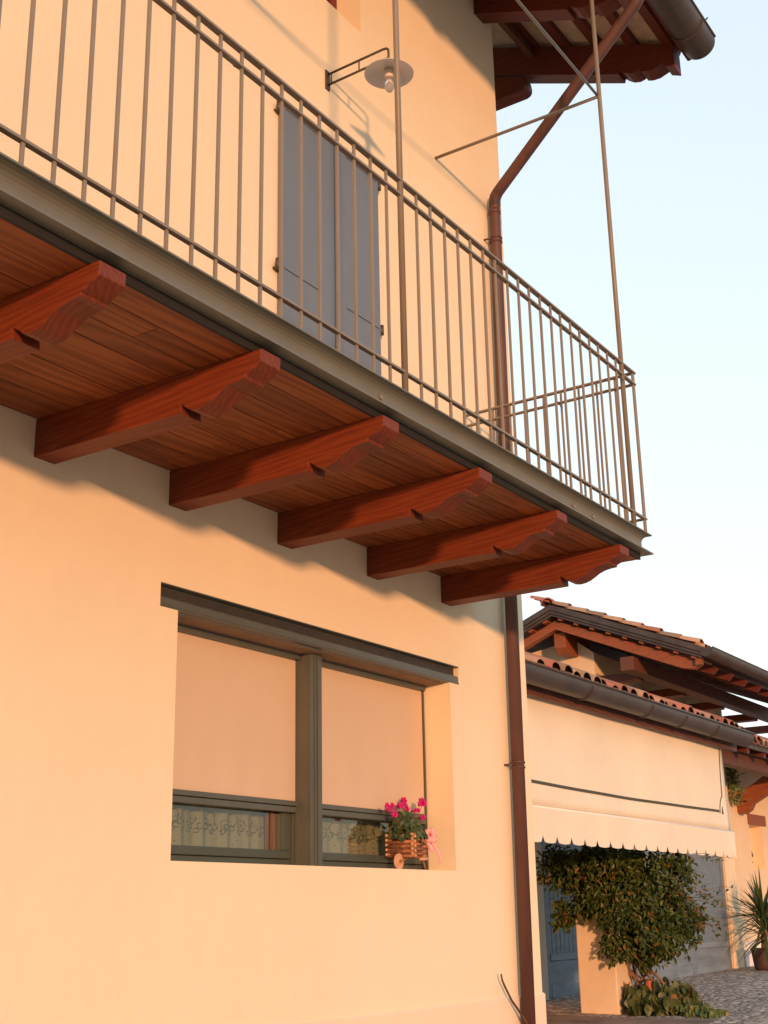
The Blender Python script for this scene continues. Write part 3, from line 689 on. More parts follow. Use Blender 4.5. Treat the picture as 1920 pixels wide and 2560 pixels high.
mb = MB(); mb.tube([(wx, wy-.006, wz), (wx, wy+.006, wz)], .045, 24); whl = mb.build('wheel', M['twigend'], pl, bevel=.002)
mb = MB(); mb.tube([(wx, wy-.014, wz), (wx, wy+.014, wz)], .009, 8); mb.build('hub', M['twig'], whl)
for y in (wy-.022, wy+.022): mb = MB(); mb.tube([(wx-.01, y, wz), (px0+.05, y*1.0, pz0+.004)], .0055, 7); mb.build('fork', M['twig'], pl)
for y in (py0+.006, py1-.02): mb = MB(); mb.tube([(px1-.012, y, pz0+.01), (px1+.006, y-.006, SZ+.002)], .0058, 7); mb.build('leg', M['twig'], pl)
mb = MB(); mb.tube([(px1-.055, py0-.006, pz0-.008), (px1+.016, py0-.012, pz0-.006)], .0085, 8); mb.build('handle', M['twigend'], pl)
# bow
def ribbon(mb, pts, w, side):
    pts = [Vector(p) for p in pts]; side = Vector(side).normalized(); L = []
    for i, p in enumerate(pts):
        s_ = side
        ww = w[i] if isinstance(w, (list, tuple)) else w
        L.append((mb.bm.verts.new(p+s_*ww/2), mb.bm.verts.new(p-s_*ww/2)))
    for a, b in zip(L, L[1:]):
        f = mb.bm.faces.new((a[0], b[0], b[1], a[1])); f.smooth = True
bx, by, bz = 6.512, -.004, SZ+.192
vd = Vector((-.83, -.53, 0)); vr = Vector((.53, -.83, 0)); vu = Vector((0, 0, 1))
mb = MB(); rnd = random.Random(5)
for k, (a, L_) in enumerate(((15, .040), (60, .045), (105, .038), (150, .034), (200, .032), (250, .040), (300, .050), (335, .038), (35, .030), (280, .034))):
    d = vr*math.cos(R(a))+vu*math.sin(R(a)); e = vd
    pts = [Vector((bx, by, bz))+d*(L_*math.sin(t*math.pi/8))+e*(.017*math.sin(t*math.pi/4)+.012) for t in range(9)]
    ribbon(mb, pts, [.014, .026, .034, .038, .038, .038, .034, .026, .014], vd.cross(d))
bo = mb.build('bow', M['ribbon'], pl, solid=.0008)
mb = MB(); ribbon(mb, [Vector((bx, by, bz))+vr*a+vu*b+vd*c for a, b, c in ((0, 0, .005), (.014, -.045, .012), (.034, -.075, .004), (.052, -.10, .014), (.058, -.14, .006), (.05, -.165, .012))], [.014, .022, .018, .018, .014, .010], vr); mb.build('ribbon_tail', M['ribbon'], bo, solid=.0008)
mb = MB(); ribbon(mb, [Vector((bx, by, bz))+vr*a+vu*b+vd*c for a, b, c in ((0, 0, .005), (-.006, -.045, .012), (.006, -.075, .004), (.016, -.095, .01))], [.02, .032, .030, .024], vr); mb.build('ribbon_tail', M['ribbon'], bo, solid=.0008)

def leaf(mb, c, n, u, L, W, fold=.25, tipdown=.15):
    """one folded leaf of two halves, a separate island"""
    c = Vector(c); n = Vector(n).normalized(); u = (Vector(u)-n*Vector(u).dot(n)).normalized(); s = n.cross(u)
    b0 = mb.bm.verts.new(c); t_ = mb.bm.verts.new(c+u*L-n*L*tipdown)
    l1 = mb.bm.verts.new(c+u*L*.35+s*W*.5+n*W*fold); l2 = mb.bm.verts.new(c+u*L*.72+s*W*.38+n*W*fold*.6)
    r1 = mb.bm.verts.new(c+u*L*.35-s*W*.5+n*W*fold); r2 = mb.bm.verts.new(c+u*L*.72-s*W*.38+n*W*fold*.6)
    mb.bm.faces.new((b0, t_, l2, l1)); mb.bm.faces.new((b0, r1, r2, t_))
def rvec(rnd):
    while True:
        v = Vector((rnd.uniform(-1, 1), rnd.uniform(-1, 1), rnd.uniform(-1, 1)))
        if .05 < v.length < 1: return v.normalized()

cyc = thing('cyclamen', 'magenta flowering cyclamen growing in the twig wheelbarrow on the sill', 'plant', (6.43, .1, SZ+.15))
rnd = random.Random(11); mb = MB(); st = MB()
for i in range(190):
    a = rnd.uniform(0, 2*math.pi); rr = rnd.random()**.5
    x = 6.425+.075*rr*math.cos(a); y = .110+.110*rr*math.sin(a); z = SZ+.185+.150*(1-rr**2.4)*rnd.uniform(.35, 1)+rnd.uniform(-.012, .012)
    nrm = Vector((math.cos(a)*rr-.35, math.sin(a)*rr-.2, .7))+rvec(rnd)*.5
    leaf(mb, (x, y, z), nrm, rvec(rnd)+Vector((math.cos(a), math.sin(a), -.3)), rnd.uniform(.030, .048), rnd.uniform(.030, .046), .12)
    if i % 4 == 0: st.tube([(6.425+(x-6.425)*.3, .1+(y-.1)*.3, SZ+.17), (x, y, z)], .0014, 4)
mb.build('leaves', M['leafP'], cyc)
heads = [(240, 520), (345, 440), (330, 500), (490, 455), (530, 480), (570, 315), (610, 400), (640, 480), (520, 425), (820, 550), (890, 530), (975, 410), (390, 690), (985, 640), (280, 540), (595, 350), (650, 520)]
for hi, (hx, hy) in enumerate(heads):
    D_ = (940+hx*.12055)/1.1573; V_ = (1960+hy*.12055)/1.1573
    y = rnd.uniform(.04, .16); x = (y+4)*(1.519+(D_-837.2)*.0012); z = 2.265-(V_-1721.7)*.00262*(1+(y-.1)*.2)
    big = 1.5 if hi == 11 else rnd.uniform(.75, 1.05)
    st.tube([(6.425+(x-6.425)*.3, .1, SZ+.20), (6.425+(x-6.425)*.75, y, z-.04), (x, y, z-.004)], .0015, 5)
    mb = MB()
    for q in range(5):
        a = q/5*2*math.pi+rnd.uniform(0, .6)
        d = Vector((math.cos(a)*.6, math.sin(a)*.6, .8)).normalized()
        leaf(mb, (x, y, z-.008), Vector((math.cos(a), math.sin(a), -.3)), d, .034*big, .024*big, .1, -.1)
        leaf(mb, (x, y, z-.008), Vector((math.cos(a+.6), math.sin(a+.6), .1)), d+Vector((0, 0, -.5)), .024*big, .022*big, .1, .2)
    mb.tube([(x, y, z-.012), (x, y, z)], .005, 6)
    mb.build('flower', M['petal'], cyc)
st.build('stems', M['stem'], cyc)

# dark twig leaning on the plinth
mb = MB(); mb.tube([(7.205, -.055, 1.262), (7.222, -.052, 1.225), (7.262, -.045, 1.19), (7.333, -.05, 1.105), (7.40, -.07, 1.03), (7.49, -.11, .90), (7.56, -.2, .66)], .005, 7, r2=.009)
tag(mb.build('twig', M['stick'], off=(7.49, -.1, .7)), 'thin dark curved stick leaning against the house plinth beside the downpipe', 'stick')

# ------------------------------------------------------------------ annex with blue gate
annex = thing('gate_building', 'low outbuilding with tiled eave, long dark gutter and weathered blue gates', 'outbuilding', (16, 2.6, .75))
YW = 2.57
mb = MB()
GX0, GX1, GZ = 13.03, 18.87, 3.1
wall_grid(mb, [8.2, 9.5, 11, GX0, GX1, 20.20, 20.82, 26, 33], [.3, 2.21, 2.87, GZ, 4.12], YW, [(GX0, GX1, .3, GZ), (20.20, 20.82, 2.21, 2.87)])
for x in (GX0, GX1): mb.face([(x, YW, .3), (x, YW+.3, .3), (x, YW+.3, GZ), (x, YW, GZ)])
mb.face([(GX0, YW, GZ), (GX1, YW, GZ), (GX1, YW+.3, GZ), (GX0, YW+.3, GZ)])
mb.face([(GX0, YW+.3, .3), (GX1, YW+.3, .3), (GX1, YW+.3, GZ), (GX0, YW+.3, GZ)])
for x in (20.20, 20.82): mb.face([(x, YW, 2.21), (x, YW+.18, 2.21), (x, YW+.18, 2.87), (x, YW, 2.87)])
for z in (2.21, 2.87): mb.face([(20.2, YW, z), (20.82, YW, z), (20.82, YW+.18, z), (20.2, YW+.18, z)])
mb.face([(20.2, YW+.18, 2.21), (20.82, YW+.18, 2.21), (20.82, YW+.18, 2.87), (20.2, YW+.18, 2.87)])
mb.build('wall', M['plaster_b'], annex, weld=True)
mb = MB(); mb.box((12.6, YW-.008, .5), (GX0-.02, YW-.001, 3.3)); mb.build('door_jamb', M['grey_plaster'], annex)
mb = MB(); mb.box((GX1+.02, YW-.03, .5), (GX1+.42, YW-.001, 4.2)); mb.build('end_pilaster', M['plaster'], annex, bevel=.01)
mb = MB(); mb.box((GX1+.44, YW-.05, .6), (GX1+1.4, YW-.001, 1.15)); mb.build('white_base', M['awning_w'], annex, bevel=.01)
# gates: framed leaves with vertical boards and a heavy bottom panel
def gate_leaf(x0, x1):
    mb = MB(); yb = YW+.02; w = .105; x = x0+.09
    g0 = gz((x0+x1)/2, YW)-.01
    while x < x1-.09-.01:
        x2 = min(x+w, x1-.09); mb.box((x+.004, yb+.012, 1.18), (x2-.004, yb+.03, 3.06)); x = x2
    mb.box((x0+.02, yb+.026, g0+.02), (x1-.02, yb+.04, 3.06))
    leafo = mb.build('gate_leaf', M['bluegate'], annex, bevel=.003)
    mb = MB(); mb.box((x0, yb-.01, g0), (x0+.09, yb+.026, 3.08)); mb.build('stile', M['bluegate'], leafo, bevel=.004); mb = MB(); mb.box((x1-.09, yb-.01, g0), (x1, yb+.026, 3.08)); mb.build('stile', M['bluegate'], leafo, bevel=.004)
    mb = MB(); mb.box((x0+.09, yb-.02, 1.12), (x1-.09, yb+.026, 1.19)); mb.box((x0+.09, yb-.004, g0), (x1-.09, yb+.02, 1.118))
    mb.box((x0+.09, yb-.014, g0), (x1-.09, yb-.005, g0+.13)); mb.build('bottom_panel', M['bluegate_w'], leafo, bevel=.004)
gate_leaf(13.04, 14.94); gate_leaf(14.95, 16.68); gate_leaf(16.69, 17.38); gate_leaf(17.39, 18.86)
# window lintel on the wing, hook
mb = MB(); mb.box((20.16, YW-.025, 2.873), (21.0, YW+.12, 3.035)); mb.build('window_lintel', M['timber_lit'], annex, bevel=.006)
mb = MB(); mb.tube([(20.30, YW+.06, 2.50), (20.28, YW+.03, 2.46), (20.30, YW+.02, 2.41), (20.29, YW+.05, 2.36)], .012, 6); mb.tube([(20.29, YW+.03, 2.32), (20.29, YW+.03, 2.29)], .012, 6); mb.build('iron_hook', M['iron'], annex)
# roof with coppi tiles
EY, EZ = .443, 3.452
rc = MB(); rc.prism_x([(EY+.04, EZ-.05), (EY+.04, EZ-.01), (4.4, EZ-.01+SL*3.9), (4.4, EZ-.05+SL*3.9)], 8.3, 13.86)
aroof = rc.build('roof', M['timber_x'], annex)
def coppo(mb, x, y, z, r0_, r1_, L, slope, up_=True, n=7, dx=0., th=.012):
    rows_ = []
    for k, (rr, q) in enumerate(((r0_, 0), (r1_, L))):
        row = []
        for j in range(n+1):
            a = math.pi*j/n; s_ = 1 if up_ else -1
            row.append(mb.bm.verts.new((x+dx*k+rr*math.cos(a), y+q, z+q*slope+s_*rr*math.sin(a)*.75)))
        rows_.append(row)
    row = []                                   # a visible thickness at the eave
    for j in range(n+1):
        a = math.pi*j/n; s_ = 1 if up_ else -1; rr = r0_-th
        row.append(mb.bm.verts.new((x+rr*math.cos(a), y, z+s_*rr*math.sin(a)*.75)))
    for j in range(n):
        f = mb.bm.faces.new((rows_[0][j], rows_[0][j+1], rows_[1][j+1], rows_[1][j])); f.smooth = True
        mb.bm.faces.new((rows_[0][j+1], rows_[0][j], row[j], row[j+1]))
def tiles(x0, x1, y0, z0, courses, pitch=.2, seed=1, slope=SL):
    mb = MB(); rnd = random.Random(seed); x = x0; q = pitch/.225
    while x < x1:
        for c_ in range(courses):
            j = rnd.uniform(-.012, .012); h = rnd.uniform(-.012, .02)
            coppo(mb, x+j, y0+c_*.36+rnd.uniform(-.03, .03), z0+c_*.36*slope+.030+h, .098*q, .082*q, .42, slope+.03)
            coppo(mb, x+pitch/2+j, y0-.01+c_*.36, z0+c_*.36*slope+.050, .095*q, .08*q, .42, slope+.03, up_=False)
        x += pitch
    return mb
tiles(9.0, 13.82, EY-.01, EZ-.035, 10, seed=5).build('roof_tiles', M['tile'], aroof)
GY, GZC, GR = .412, 3.374, .0955
mb = MB(); gutter(mb, 8.3, 13.76, GY, GZC, GR)
agut = mb.build('gutter', M['gutter'], annex)
for x in (9.65, 10.93, 11.77, 12.65):
    mb = MB()
    pts = [(x, GY+(GR+.003)*math.cos(math.pi*(1+q/12)), GZC+(GR+.003)*math.sin(math.pi*(1+q/12))) for q in range(13)]
    for p, q in zip(pts, pts[1:]): mb.bar(p, q, .02, .004, up=(1, 0, 0))
    mb.build('gutter_joint', M['gutter'], agut)
mb = MB(); mb.box((8.3, .52, 3.235), (13.76, .575, 3.42)); mb.build('eave_board', M['timber_x'], aroof)
# wing roof to the right
WY, WZ = 1.46, 3.74
rc = MB(); rc.prism_x([(WY, WZ-.03), (WY, WZ+.02), (4.4, WZ+.02+SL*2.94), (4.4, WZ-.03+SL*2.94)], 14.3, 33)
wroof = rc.build('wing_roof', M['timber_x'], annex)
tiles(14.4, 27, WY-.06, WZ+.0, 8, pitch=.225, seed=9).build('roof_tiles', M['tile'], wroof)
mb = MB(); mb.box((14.4, 1.72, 3.47), (33, 1.88, 3.68)); mb.build('eave_purlin', M['timber_x'], wroof, bevel=.006)
mb = MB(); mb.box((14.3, WY-.02, 3.67), (33, WY+.02, 3.74)); mb.build('fascia', M['gutter'], wroof)
for x in (19.72, 22.6, 25.5):
    mb = MB()
    mb.prism_x([(YW, 3.02), (YW-.10, 3.00), (YW-.20, 3.06), (YW-.25, 3.15), (YW-.42, 3.24), (YW-.78, 3.50), (YW-.86, 3.50), (YW-.86, 3.66), (YW-.60, 3.64), (YW-.3, 3.45), (YW, 3.31)], x, x+.17)
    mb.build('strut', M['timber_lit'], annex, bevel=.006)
for x in [16.4+.7*i for i in range(12)]:
    mb = MB(); mb.prism_x([(YW, 4.00), (YW, 4.12), (WY+.02, 3.69), (WY+.02, 3.60)], x, x+.09); mb.build('eave_rafter', M['rafter'], wroof)
# front pillar
mb = MB(); mb.box((11.82, 1.245, .6), (12.18, 1.635, 2.0)); 
tag(mb.build('pillar', M['plaster_b'], off=(11.8, 1.5, .7), bevel=.012), 'square ochre plastered pillar standing on the cobbles behind the climbing plant', 'pillar')

# ------------------------------------------------------------------ drop awning
aw = thing('drop_awning', 'cream roll-down awning with dark stripe and scalloped valance under the eave', 'awning', (11.4, .6, 3.3))
AX0, AXR = 8.35, 13.574; AY = .602
def yoff(x, z): return AY+.010*math.sin(x*1.9)*(3.36-z)+.005*math.sin(x*4.6+z*3)
mb = MB(); nx = 60; rw = []
for k in range(13):
    z = 2.390+(3.335-2.390)*k/12; xe = 13.495+.070*(3.31-z)/.92; row = []
    for i in range(nx+1):
        x = AX0+(xe-AX0)*i/nx; row.append(mb.bm.verts.new((x, yoff(x, z), z)))
    rw.append(row)
for k in range(12):
    for i in range(nx):
        f = mb.bm.faces.new((rw[k][i], rw[k][i+1], rw[k+1][i+1], rw[k+1][i])); f.smooth = True
mb.build('screen_fabric', M['awning'], aw, solid=.002)
mb = MB(); N = 50; XS = 13.226
zl = lambda x: 2.583-.014*math.sin((x-8.8)/4.4*math.pi)
for i in range(N):
    a_, b_ = AX0+(XS-AX0)*i/N, AX0+(XS-AX0)*(i+1)/N
    ya, yb_ = yoff(a_, 2.58)-.005, yoff(b_, 2.58)-.005
    mb.face([(a_, ya, zl(a_)-.013), (b_, yb_, zl(b_)-.013), (b_, yb_, zl(b_)+.012), (a_, ya, zl(a_)+.012)])
mb.build('dark_stripe', M['trim'], aw)
side = [(13.425, 3.30), (13.39, 3.0), (13.365, 2.737), (13.33, 2.722), (13.29, 2.68), (13.262, 2.627), (13.244, 2.565)]
mb = MB(); mb.tube([(x, yoff(x, z)-.005, z) for x, z in side], .0055, 6); mb.build('side_piping', M['trim'], aw)
mb = MB(); mb.face([(x, yoff(13.34, 2.6)-.005, z) for x, z in ((13.31, 2.558), (13.368, 2.558), (13.35, 2.635), (13.342, 2.640))]); mb.build('side_slot', M['trim'], aw)
mb = MB(); mb.tube([(AX0, AY-.012, 2.389), (13.57, AY-.012, 2.389)], .0105, 8); mb.build('hem_bar', M['awning_w'], aw)
per = .2553; vx0 = 9.127; notches = [vx0+per*i for i in range(-3, 18) if vx0+per*i < 13.58]
def zbot(x):
    t_ = min(abs(x-n_) for n_ in notches)/(per/2)
    if t_ < .26: return 2.186-(t_/.26)**.75*.056
    return 2.130-.006*min(1, (t_-.26)/.5)
xs_ = []
for a_, b_ in zip(notches, notches[1:]):
    for q in (0, .02, .05, .08, .13, .25, .4, .5, .6, .75, .87, .92, .95, .98): xs_.append(a_+(b_-a_)*q)
xs_ += [notches[-1], notches[-1]+.012, notches[-1]+.03, 13.582]
def vy(x, z): t_ = (2.387-z)/.25; return AY-.020+.004*t_+.004*math.sin(x*2.6)*t_+.003*math.sin(x*8+2)*t_
mb = MB()
top = [mb.bm.verts.new((x, vy(x, 2.387), 2.386)) for x in xs_]; mid = [mb.bm.verts.new((x, vy(x, 2.25), 2.25)) for x in xs_]; bot = [mb.bm.verts.new((x, vy(x, 2.14), zbot(x))) for x in xs_]
for i in range(len(xs_)-1):
    for A_, B_ in ((top, mid), (mid, bot)):
        f = mb.bm.faces.new((A_[i], B_[i], B_[i+1], A_[i+1])); f.smooth = False
mb.build('valance', M['awning'], aw, solid=.002)

# ------------------------------------------------------------------ rear gabled building
rear = thing('rear_barn', 'tall gabled barn with open timber eaves behind the gate building', 'barn', (24, 7, .7))
GXp = 22.0; RY, RZ, EY2, EZ2 = 6.6, 7.29, 3.70, 6.11
sl2 = (RZ-EZ2)/(RY-EY2)
mb = MB(); YR2 = 6.15; XW = 22.85
mb.box((XW, YR2, .5), (30.05, YR2+1.4, 6.45)); 
mb.face([(XW, YR2+.001, 6.45), (XW, YR2+1.4, 6.45), (XW, YR2+1.4, 6.6), (XW, YR2+.4, 6.75)])
mb.build('wall', M['plaster_b'], rear)
# roof slab, two slopes
mb = MB(); th = .07
mb.prism_x([(EY2, EZ2-th), (RY, RZ-th), (2*RY-EY2, EZ2-th), (2*RY-EY2, EZ2-.01), (RY, RZ-.01), (EY2, EZ2-.01)], GXp+.02, 28)
mb.prism_x([(EY2, EZ2-th), (RY, RZ-th), (RY, RZ-.01), (EY2, EZ2-.01)], 28, 31.4)
rroof = mb.build('roof', M['rafter'], rear)
# stepped metal barge along the rakes
mb = MB()
for k, (dx, t0, t1) in enumerate(((-.06, .02, -.09), (-.03, -.092, -.15), (0, -.152, -.20))):
    for sgn in (1, -1):
        ya, yb_ = RY, RY-sgn*(RY-EY2)
        mb.prism_x([(ya, RZ+t1), (ya, RZ+t0), (yb_, EZ2+t0), (yb_, EZ2+t1)], GXp+dx, GXp+.12)
mb.build('barge_trim', M['gutter'], rroof, bevel=.004)
# batten ends under the trim
for sgn in (1, -1):
    for k in range(9):
        mb = MB()
        f_ = (k+.5)/9; y = RY-sgn*(RY-EY2)*f_; z = RZ-(RZ-EZ2)*f_
        mb.obox((GXp+.45, y, z-.225), (1, 0, 0), (0, 1, sgn*sl2), (0, -sgn*sl2, 1), .42, .045, .018)
        mb.build('batten', M['timber_lit'], rroof)
mb = MB()
for sgn in (1, -1):
    ya, yb_ = RY, RY-sgn*(RY-EY2)*.97
    zb_ = RZ-(RZ-EZ2)*.97
    if sgn == 1:
        mb.prism_x([(ya, RZ-.44), (ya, RZ-.27), (yb_, zb_-.27), (yb_+.02, zb_-.33), (yb_+.12, zb_-.385), (yb_+.35, zb_-.345)], GXp+.14, GXp+.30)
    else: mb.prism_x([(ya, RZ-.44), (ya, RZ-.27), (yb_, zb_-.27), (yb_, zb_-.44)], GXp+.14, GXp+.30)
mb.build('rake_rafter', M['timber_lit'], rroof, bevel=.006)
for x in [23.0+.85*i for i in range(10)]:
    mb = MB(); ya, yb_ = RY, EY2+.08; zb_ = RZ-(RZ-EZ2)*(RY-yb_)/(RY-EY2)
    mb.prism_x([(ya, RZ-.42), (ya, RZ-.25), (yb_, zb_-.25), (yb_+.1, zb_-.36)], x, x+.13); mb.build('rafter', M['rafter'], rroof)
# ridge purlin, front purlin, tie joists
mb = MB(); mb.prism_y([(GXp+.30, 6.82), (GXp+.30, 6.52), (GXp+.42, 6.40), (23.4, 6.40), (23.4, 6.82)], 6.48, 6.72); mb.build('ridge_purlin', M['timber_lit'], rroof, bevel=.01)
mb = MB(); mb.box((GXp+.05, 5.02, 5.86), (31.3, 5.28, 6.12)); mb.build('front_purlin', M['timber_x'], rroof, bevel=.01)
for i in range(5):
    x = 22.85+2.28*i
    mb = MB(); mb.box((x, 5.281, 5.82), (x+.30, 6.6, 5.98)); mb.build('tie_joist', M['rafter'], rroof, bevel=.008)
tiles(GXp+.20, 30, EY2-.05, EZ2-.03, 9, pitch=.225, seed=12, slope=sl2).build('roof_tiles', M['tile'], rroof)
mb = MB(); x = GXp-.16; rnd = random.Random(6)
for k in range(18):                                # ridge capping
    n_ = 8; rows_ = []
    for (xx, rr) in ((x, .145 if k == 0 else .13), (x+.46, .115)):
        rows_.append([mb.bm.verts.new((xx, RY+rr*math.cos(math.pi*j/n_), RZ-.005+(0 if xx == x else -.0)+rr*math.sin(math.pi*j/n_))) for j in range(n_+1)])
    inner = [mb.bm.verts.new((x, RY+(.12 if k == 0 else .11)*math.cos(math.pi*j/n_), RZ-.005+(.12 if k == 0 else .11)*math.sin(math.pi*j/n_))) for j in range(n_+1)]
    for j in range(n_):
        mb.bm.faces.new((rows_[0][j], rows_[0][j+1], rows_[1][j+1], rows_[1][j])).smooth = True
        mb.bm.faces.new((rows_[0][j+1], rows_[0][j], inner[j], inner[j+1]))
    x += .38
mb.build('ridge_tiles', M['tile'], rroof)
mb = MB()                                          # verge tiles down the rake
for k in range(9):
    y = EY2+k*.36; z = EZ2+k*.36*sl2+.045; coppo(mb, GXp+.03+rnd.uniform(-.02, .02), y-.02, z+rnd.uniform(-.01, .02), .125, .095, .44, sl2-.05)
mb.build('verge_tiles', M['tile'], rroof)
mb = MB(); gutter(mb, GXp-.02, 31.4, EY2-.10, EZ2-.06, .125)
mb.prism_x([(EY2-.225, EZ2-.03)]+[(EY2-.10+.125*math.cos(math.pi*(1+k/14)), EZ2-.06+.125*math.sin(math.pi*(1+k/14))) for k in range(15)]+[(EY2+.025, EZ2-.01)], GXp-.03, GXp-.018)
mb.build('gutter', M['gutter'], rear)
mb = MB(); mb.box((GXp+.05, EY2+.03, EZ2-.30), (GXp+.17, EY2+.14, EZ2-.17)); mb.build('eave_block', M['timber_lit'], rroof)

# ------------------------------------------------------------------ plants by the gate
def tube_path(mb, pts, r, r2): mb.tube(pts, r, 6, r2=r2)
vine = thing('climbing_plant', 'large bushy climber with dark green leaves spreading in front of the blue gates', 'climbing plant', (12.3, 1.1, .72))
rnd = random.Random(21); mb = MB(); st = MB()
# clumps in (y, z) at several depths, matching the spread of the crown
cl = []
def crown(n_, cx, cy_, cz, rx, ry, rz):
    for _ in range(n_):
        v = rvec(rnd)*rnd.random()**.45
        cl.append((cx+v.x*rx, cy_+v.y*ry, cz+v.z*rz, rnd.uniform(.07, .13)))
crown(80, 12.0, 1.42, 2.04, .42, .64, .22)
crown(56, 11.95, 1.14, 1.80, .40, .46, .26)
crown(46, 12.0, 1.05, 1.46, .34, .40, .24)
crown(16, 12.1, .93, 1.26, .22, .28, .12)
crown(9, 11.75, 1.70, 1.60, .06, .09, .10)
crown(12, 12.15, .72, 1.95, .22, .12, .2)
crown(38, 11.66, 1.40, 2.02, .10, .32, .17)
crown(10, 11.68, 1.38, 1.78, .07, .26, .10)
crown(30, 11.70, 1.22, 1.62, .07, .17, .15)
crown(12, 11.70, 1.45, 1.70, .05, .14, .08)
crown(24, 11.85, 1.10, 1.60, .2, .26, .22)
crown(22, 12.3, .90, 1.68, .25, .24, .24)
crown(20, 12.3, .72, 1.5, .2, .16, .2)
crown(30, 12.1, 1.10, 1.98, .3, .35, .22)
crown(24, 11.8, 1.90, 1.98, .3, .25, .22)
crown(12, 11.70, 1.38, 1.76, .08, .22, .14)
crown(8, 11.74, 1.20, 1.28, .05, .14, .06)
for (x, y, z, r_) in cl:
    if y > 1.50+max(0, z-1.72)*1.9 and not (1.6 < y < 1.8 and z < 1.7): continue
    if z > 2.20: z = 2.20-rnd.uniform(0, .2)
    for _ in range(int(30*(r_/.1)**2)):
        v = rvec(rnd)*r_*rnd.random()**.4
        p = Vector((x, y, z))+v
        if p.z > 2.23 and p.y < .9: p.z = 2.1-rnd.uniform(0, .15)
        leaf(mb, p, Vector((-.5, -.5, .7))+rvec(rnd)*.9, rvec(rnd)+Vector((-.2, -.2, -.7)), rnd.uniform(.045, .08), rnd.uniform(.022, .036), .2, .2)
# loose shoots towards the right
for _ in range(26):
    y0 = rnd.uniform(.55, .95); z0 = rnd.uniform(1.5, 2.15); x0 = rnd.uniform(12, 12.5)
    d = Vector((rnd.uniform(-.2, .4), -rnd.uniform(.25, .5), rnd.uniform(-.15, .2))); pts = [Vector((x0, y0, z0))+d*t_*.8+Vector((0, 0, -.12*t_*t_)) for t_ in (0, .33, .66, 1)]
    st.tube(pts, .003, 4, r2=.0015)
    for t_ in range(7):
        p = pts[0].lerp(pts[-1], rnd.random()); leaf(mb, p, rvec(rnd)+Vector((-.3, -.3, .5)), rvec(rnd), .05, .022, .2, .1)
for _ in range(14):
    y0 = 1.1+rnd.uniform(-.12, .12); x0 = 12.15+rnd.uniform(-.1, .12)
    yt = rnd.uniform(.8, 1.7); zt = rnd.uniform(1.4, 1.8)
    st.tube([(x0, y0, .72), (x0+rnd.uniform(-.08, .08), y0+rnd.uniform(-.1, .1), .95), (x0+rnd.uniform(-.08, .08), (y0+yt)/2, 1.2), (12.25, yt, zt)], rnd.uniform(.008, .018), 6, r2=.006)
st.tube([(12.02, 1.12, .72), (11.98, 1.20, .92), (11.96, 1.33, 1.05), (11.99, 1.22, 1.22), (12.1, 1.1, 1.3)], .014, 6)
st.tube([(12.05, 1.02, .72), (12.05, .96, .95), (12.0, 1.04, 1.1), (12.1, 1.15, 1.3)], .012, 6)
mb.build('foliage', M['leafA'], vine); st.build('stems', M['stem'], vine)
for (x, y, z) in ((11.6, 1.45, 1.93), (11.75, .98, 1.60), (11.7, 1.66, 1.55)):
    mb = MB()
    for _ in range(9): leaf(mb, Vector((x, y, z))+rvec(rnd)*.03, rvec(rnd)+Vector((-.6, -.6, .2)), rvec(rnd), .05, .03, .2)
    mb.build('red_leaves', M['redpot'], vine)

# wall vine at the far wing
vine2 = thing('wall_vine', 'small sparse vine hanging on the lit wall beside the awning edge', 'vine', (19.2, 2.5, 3.2))
mb = MB(); st = MB(); rnd = random.Random(31)
for _ in range(260):
    t_ = rnd.random(); z = 3.15+t_*.68; x = 19.28-.03*t_+abs(rnd.gauss(0, .12))*(1.3-t_); y = 2.50-abs(rnd.gauss(0, .05))
    leaf(mb, (x, y, z), Vector((-.5, -.8, .4))+rvec(rnd)*.7, rvec(rnd)+Vector((0, 0, -.5)), rnd.uniform(.05, .08), .035, .2)
for pts in ([(19.3, 2.5, 3.1), (19.28, 2.5, 3.5), (19.26, 2.52, 3.9)], [(19.3, 2.48, 3.5), (19.8, 2.3, 3.66), (20.3, 2.2, 3.60), (20.45, 2.2, 3.42)], [(19.3, 2.48, 3.2), (19.9, 2.3, 3.38), (20.6, 2.2, 3.36)]):
    st.tube(pts, .006, 5)
    for _ in range(10):
        i = rnd.randrange(len(pts)-1); p = Vector(pts[i]).lerp(Vector(pts[i+1]), rnd.random()); leaf(mb, p, rvec(rnd)+Vector((-.4, -.6, .3)), rvec(rnd), .06, .03, .2)
mb.build('foliage', M['leafC'], vine2); st.build('stems', M['stem'], vine2)

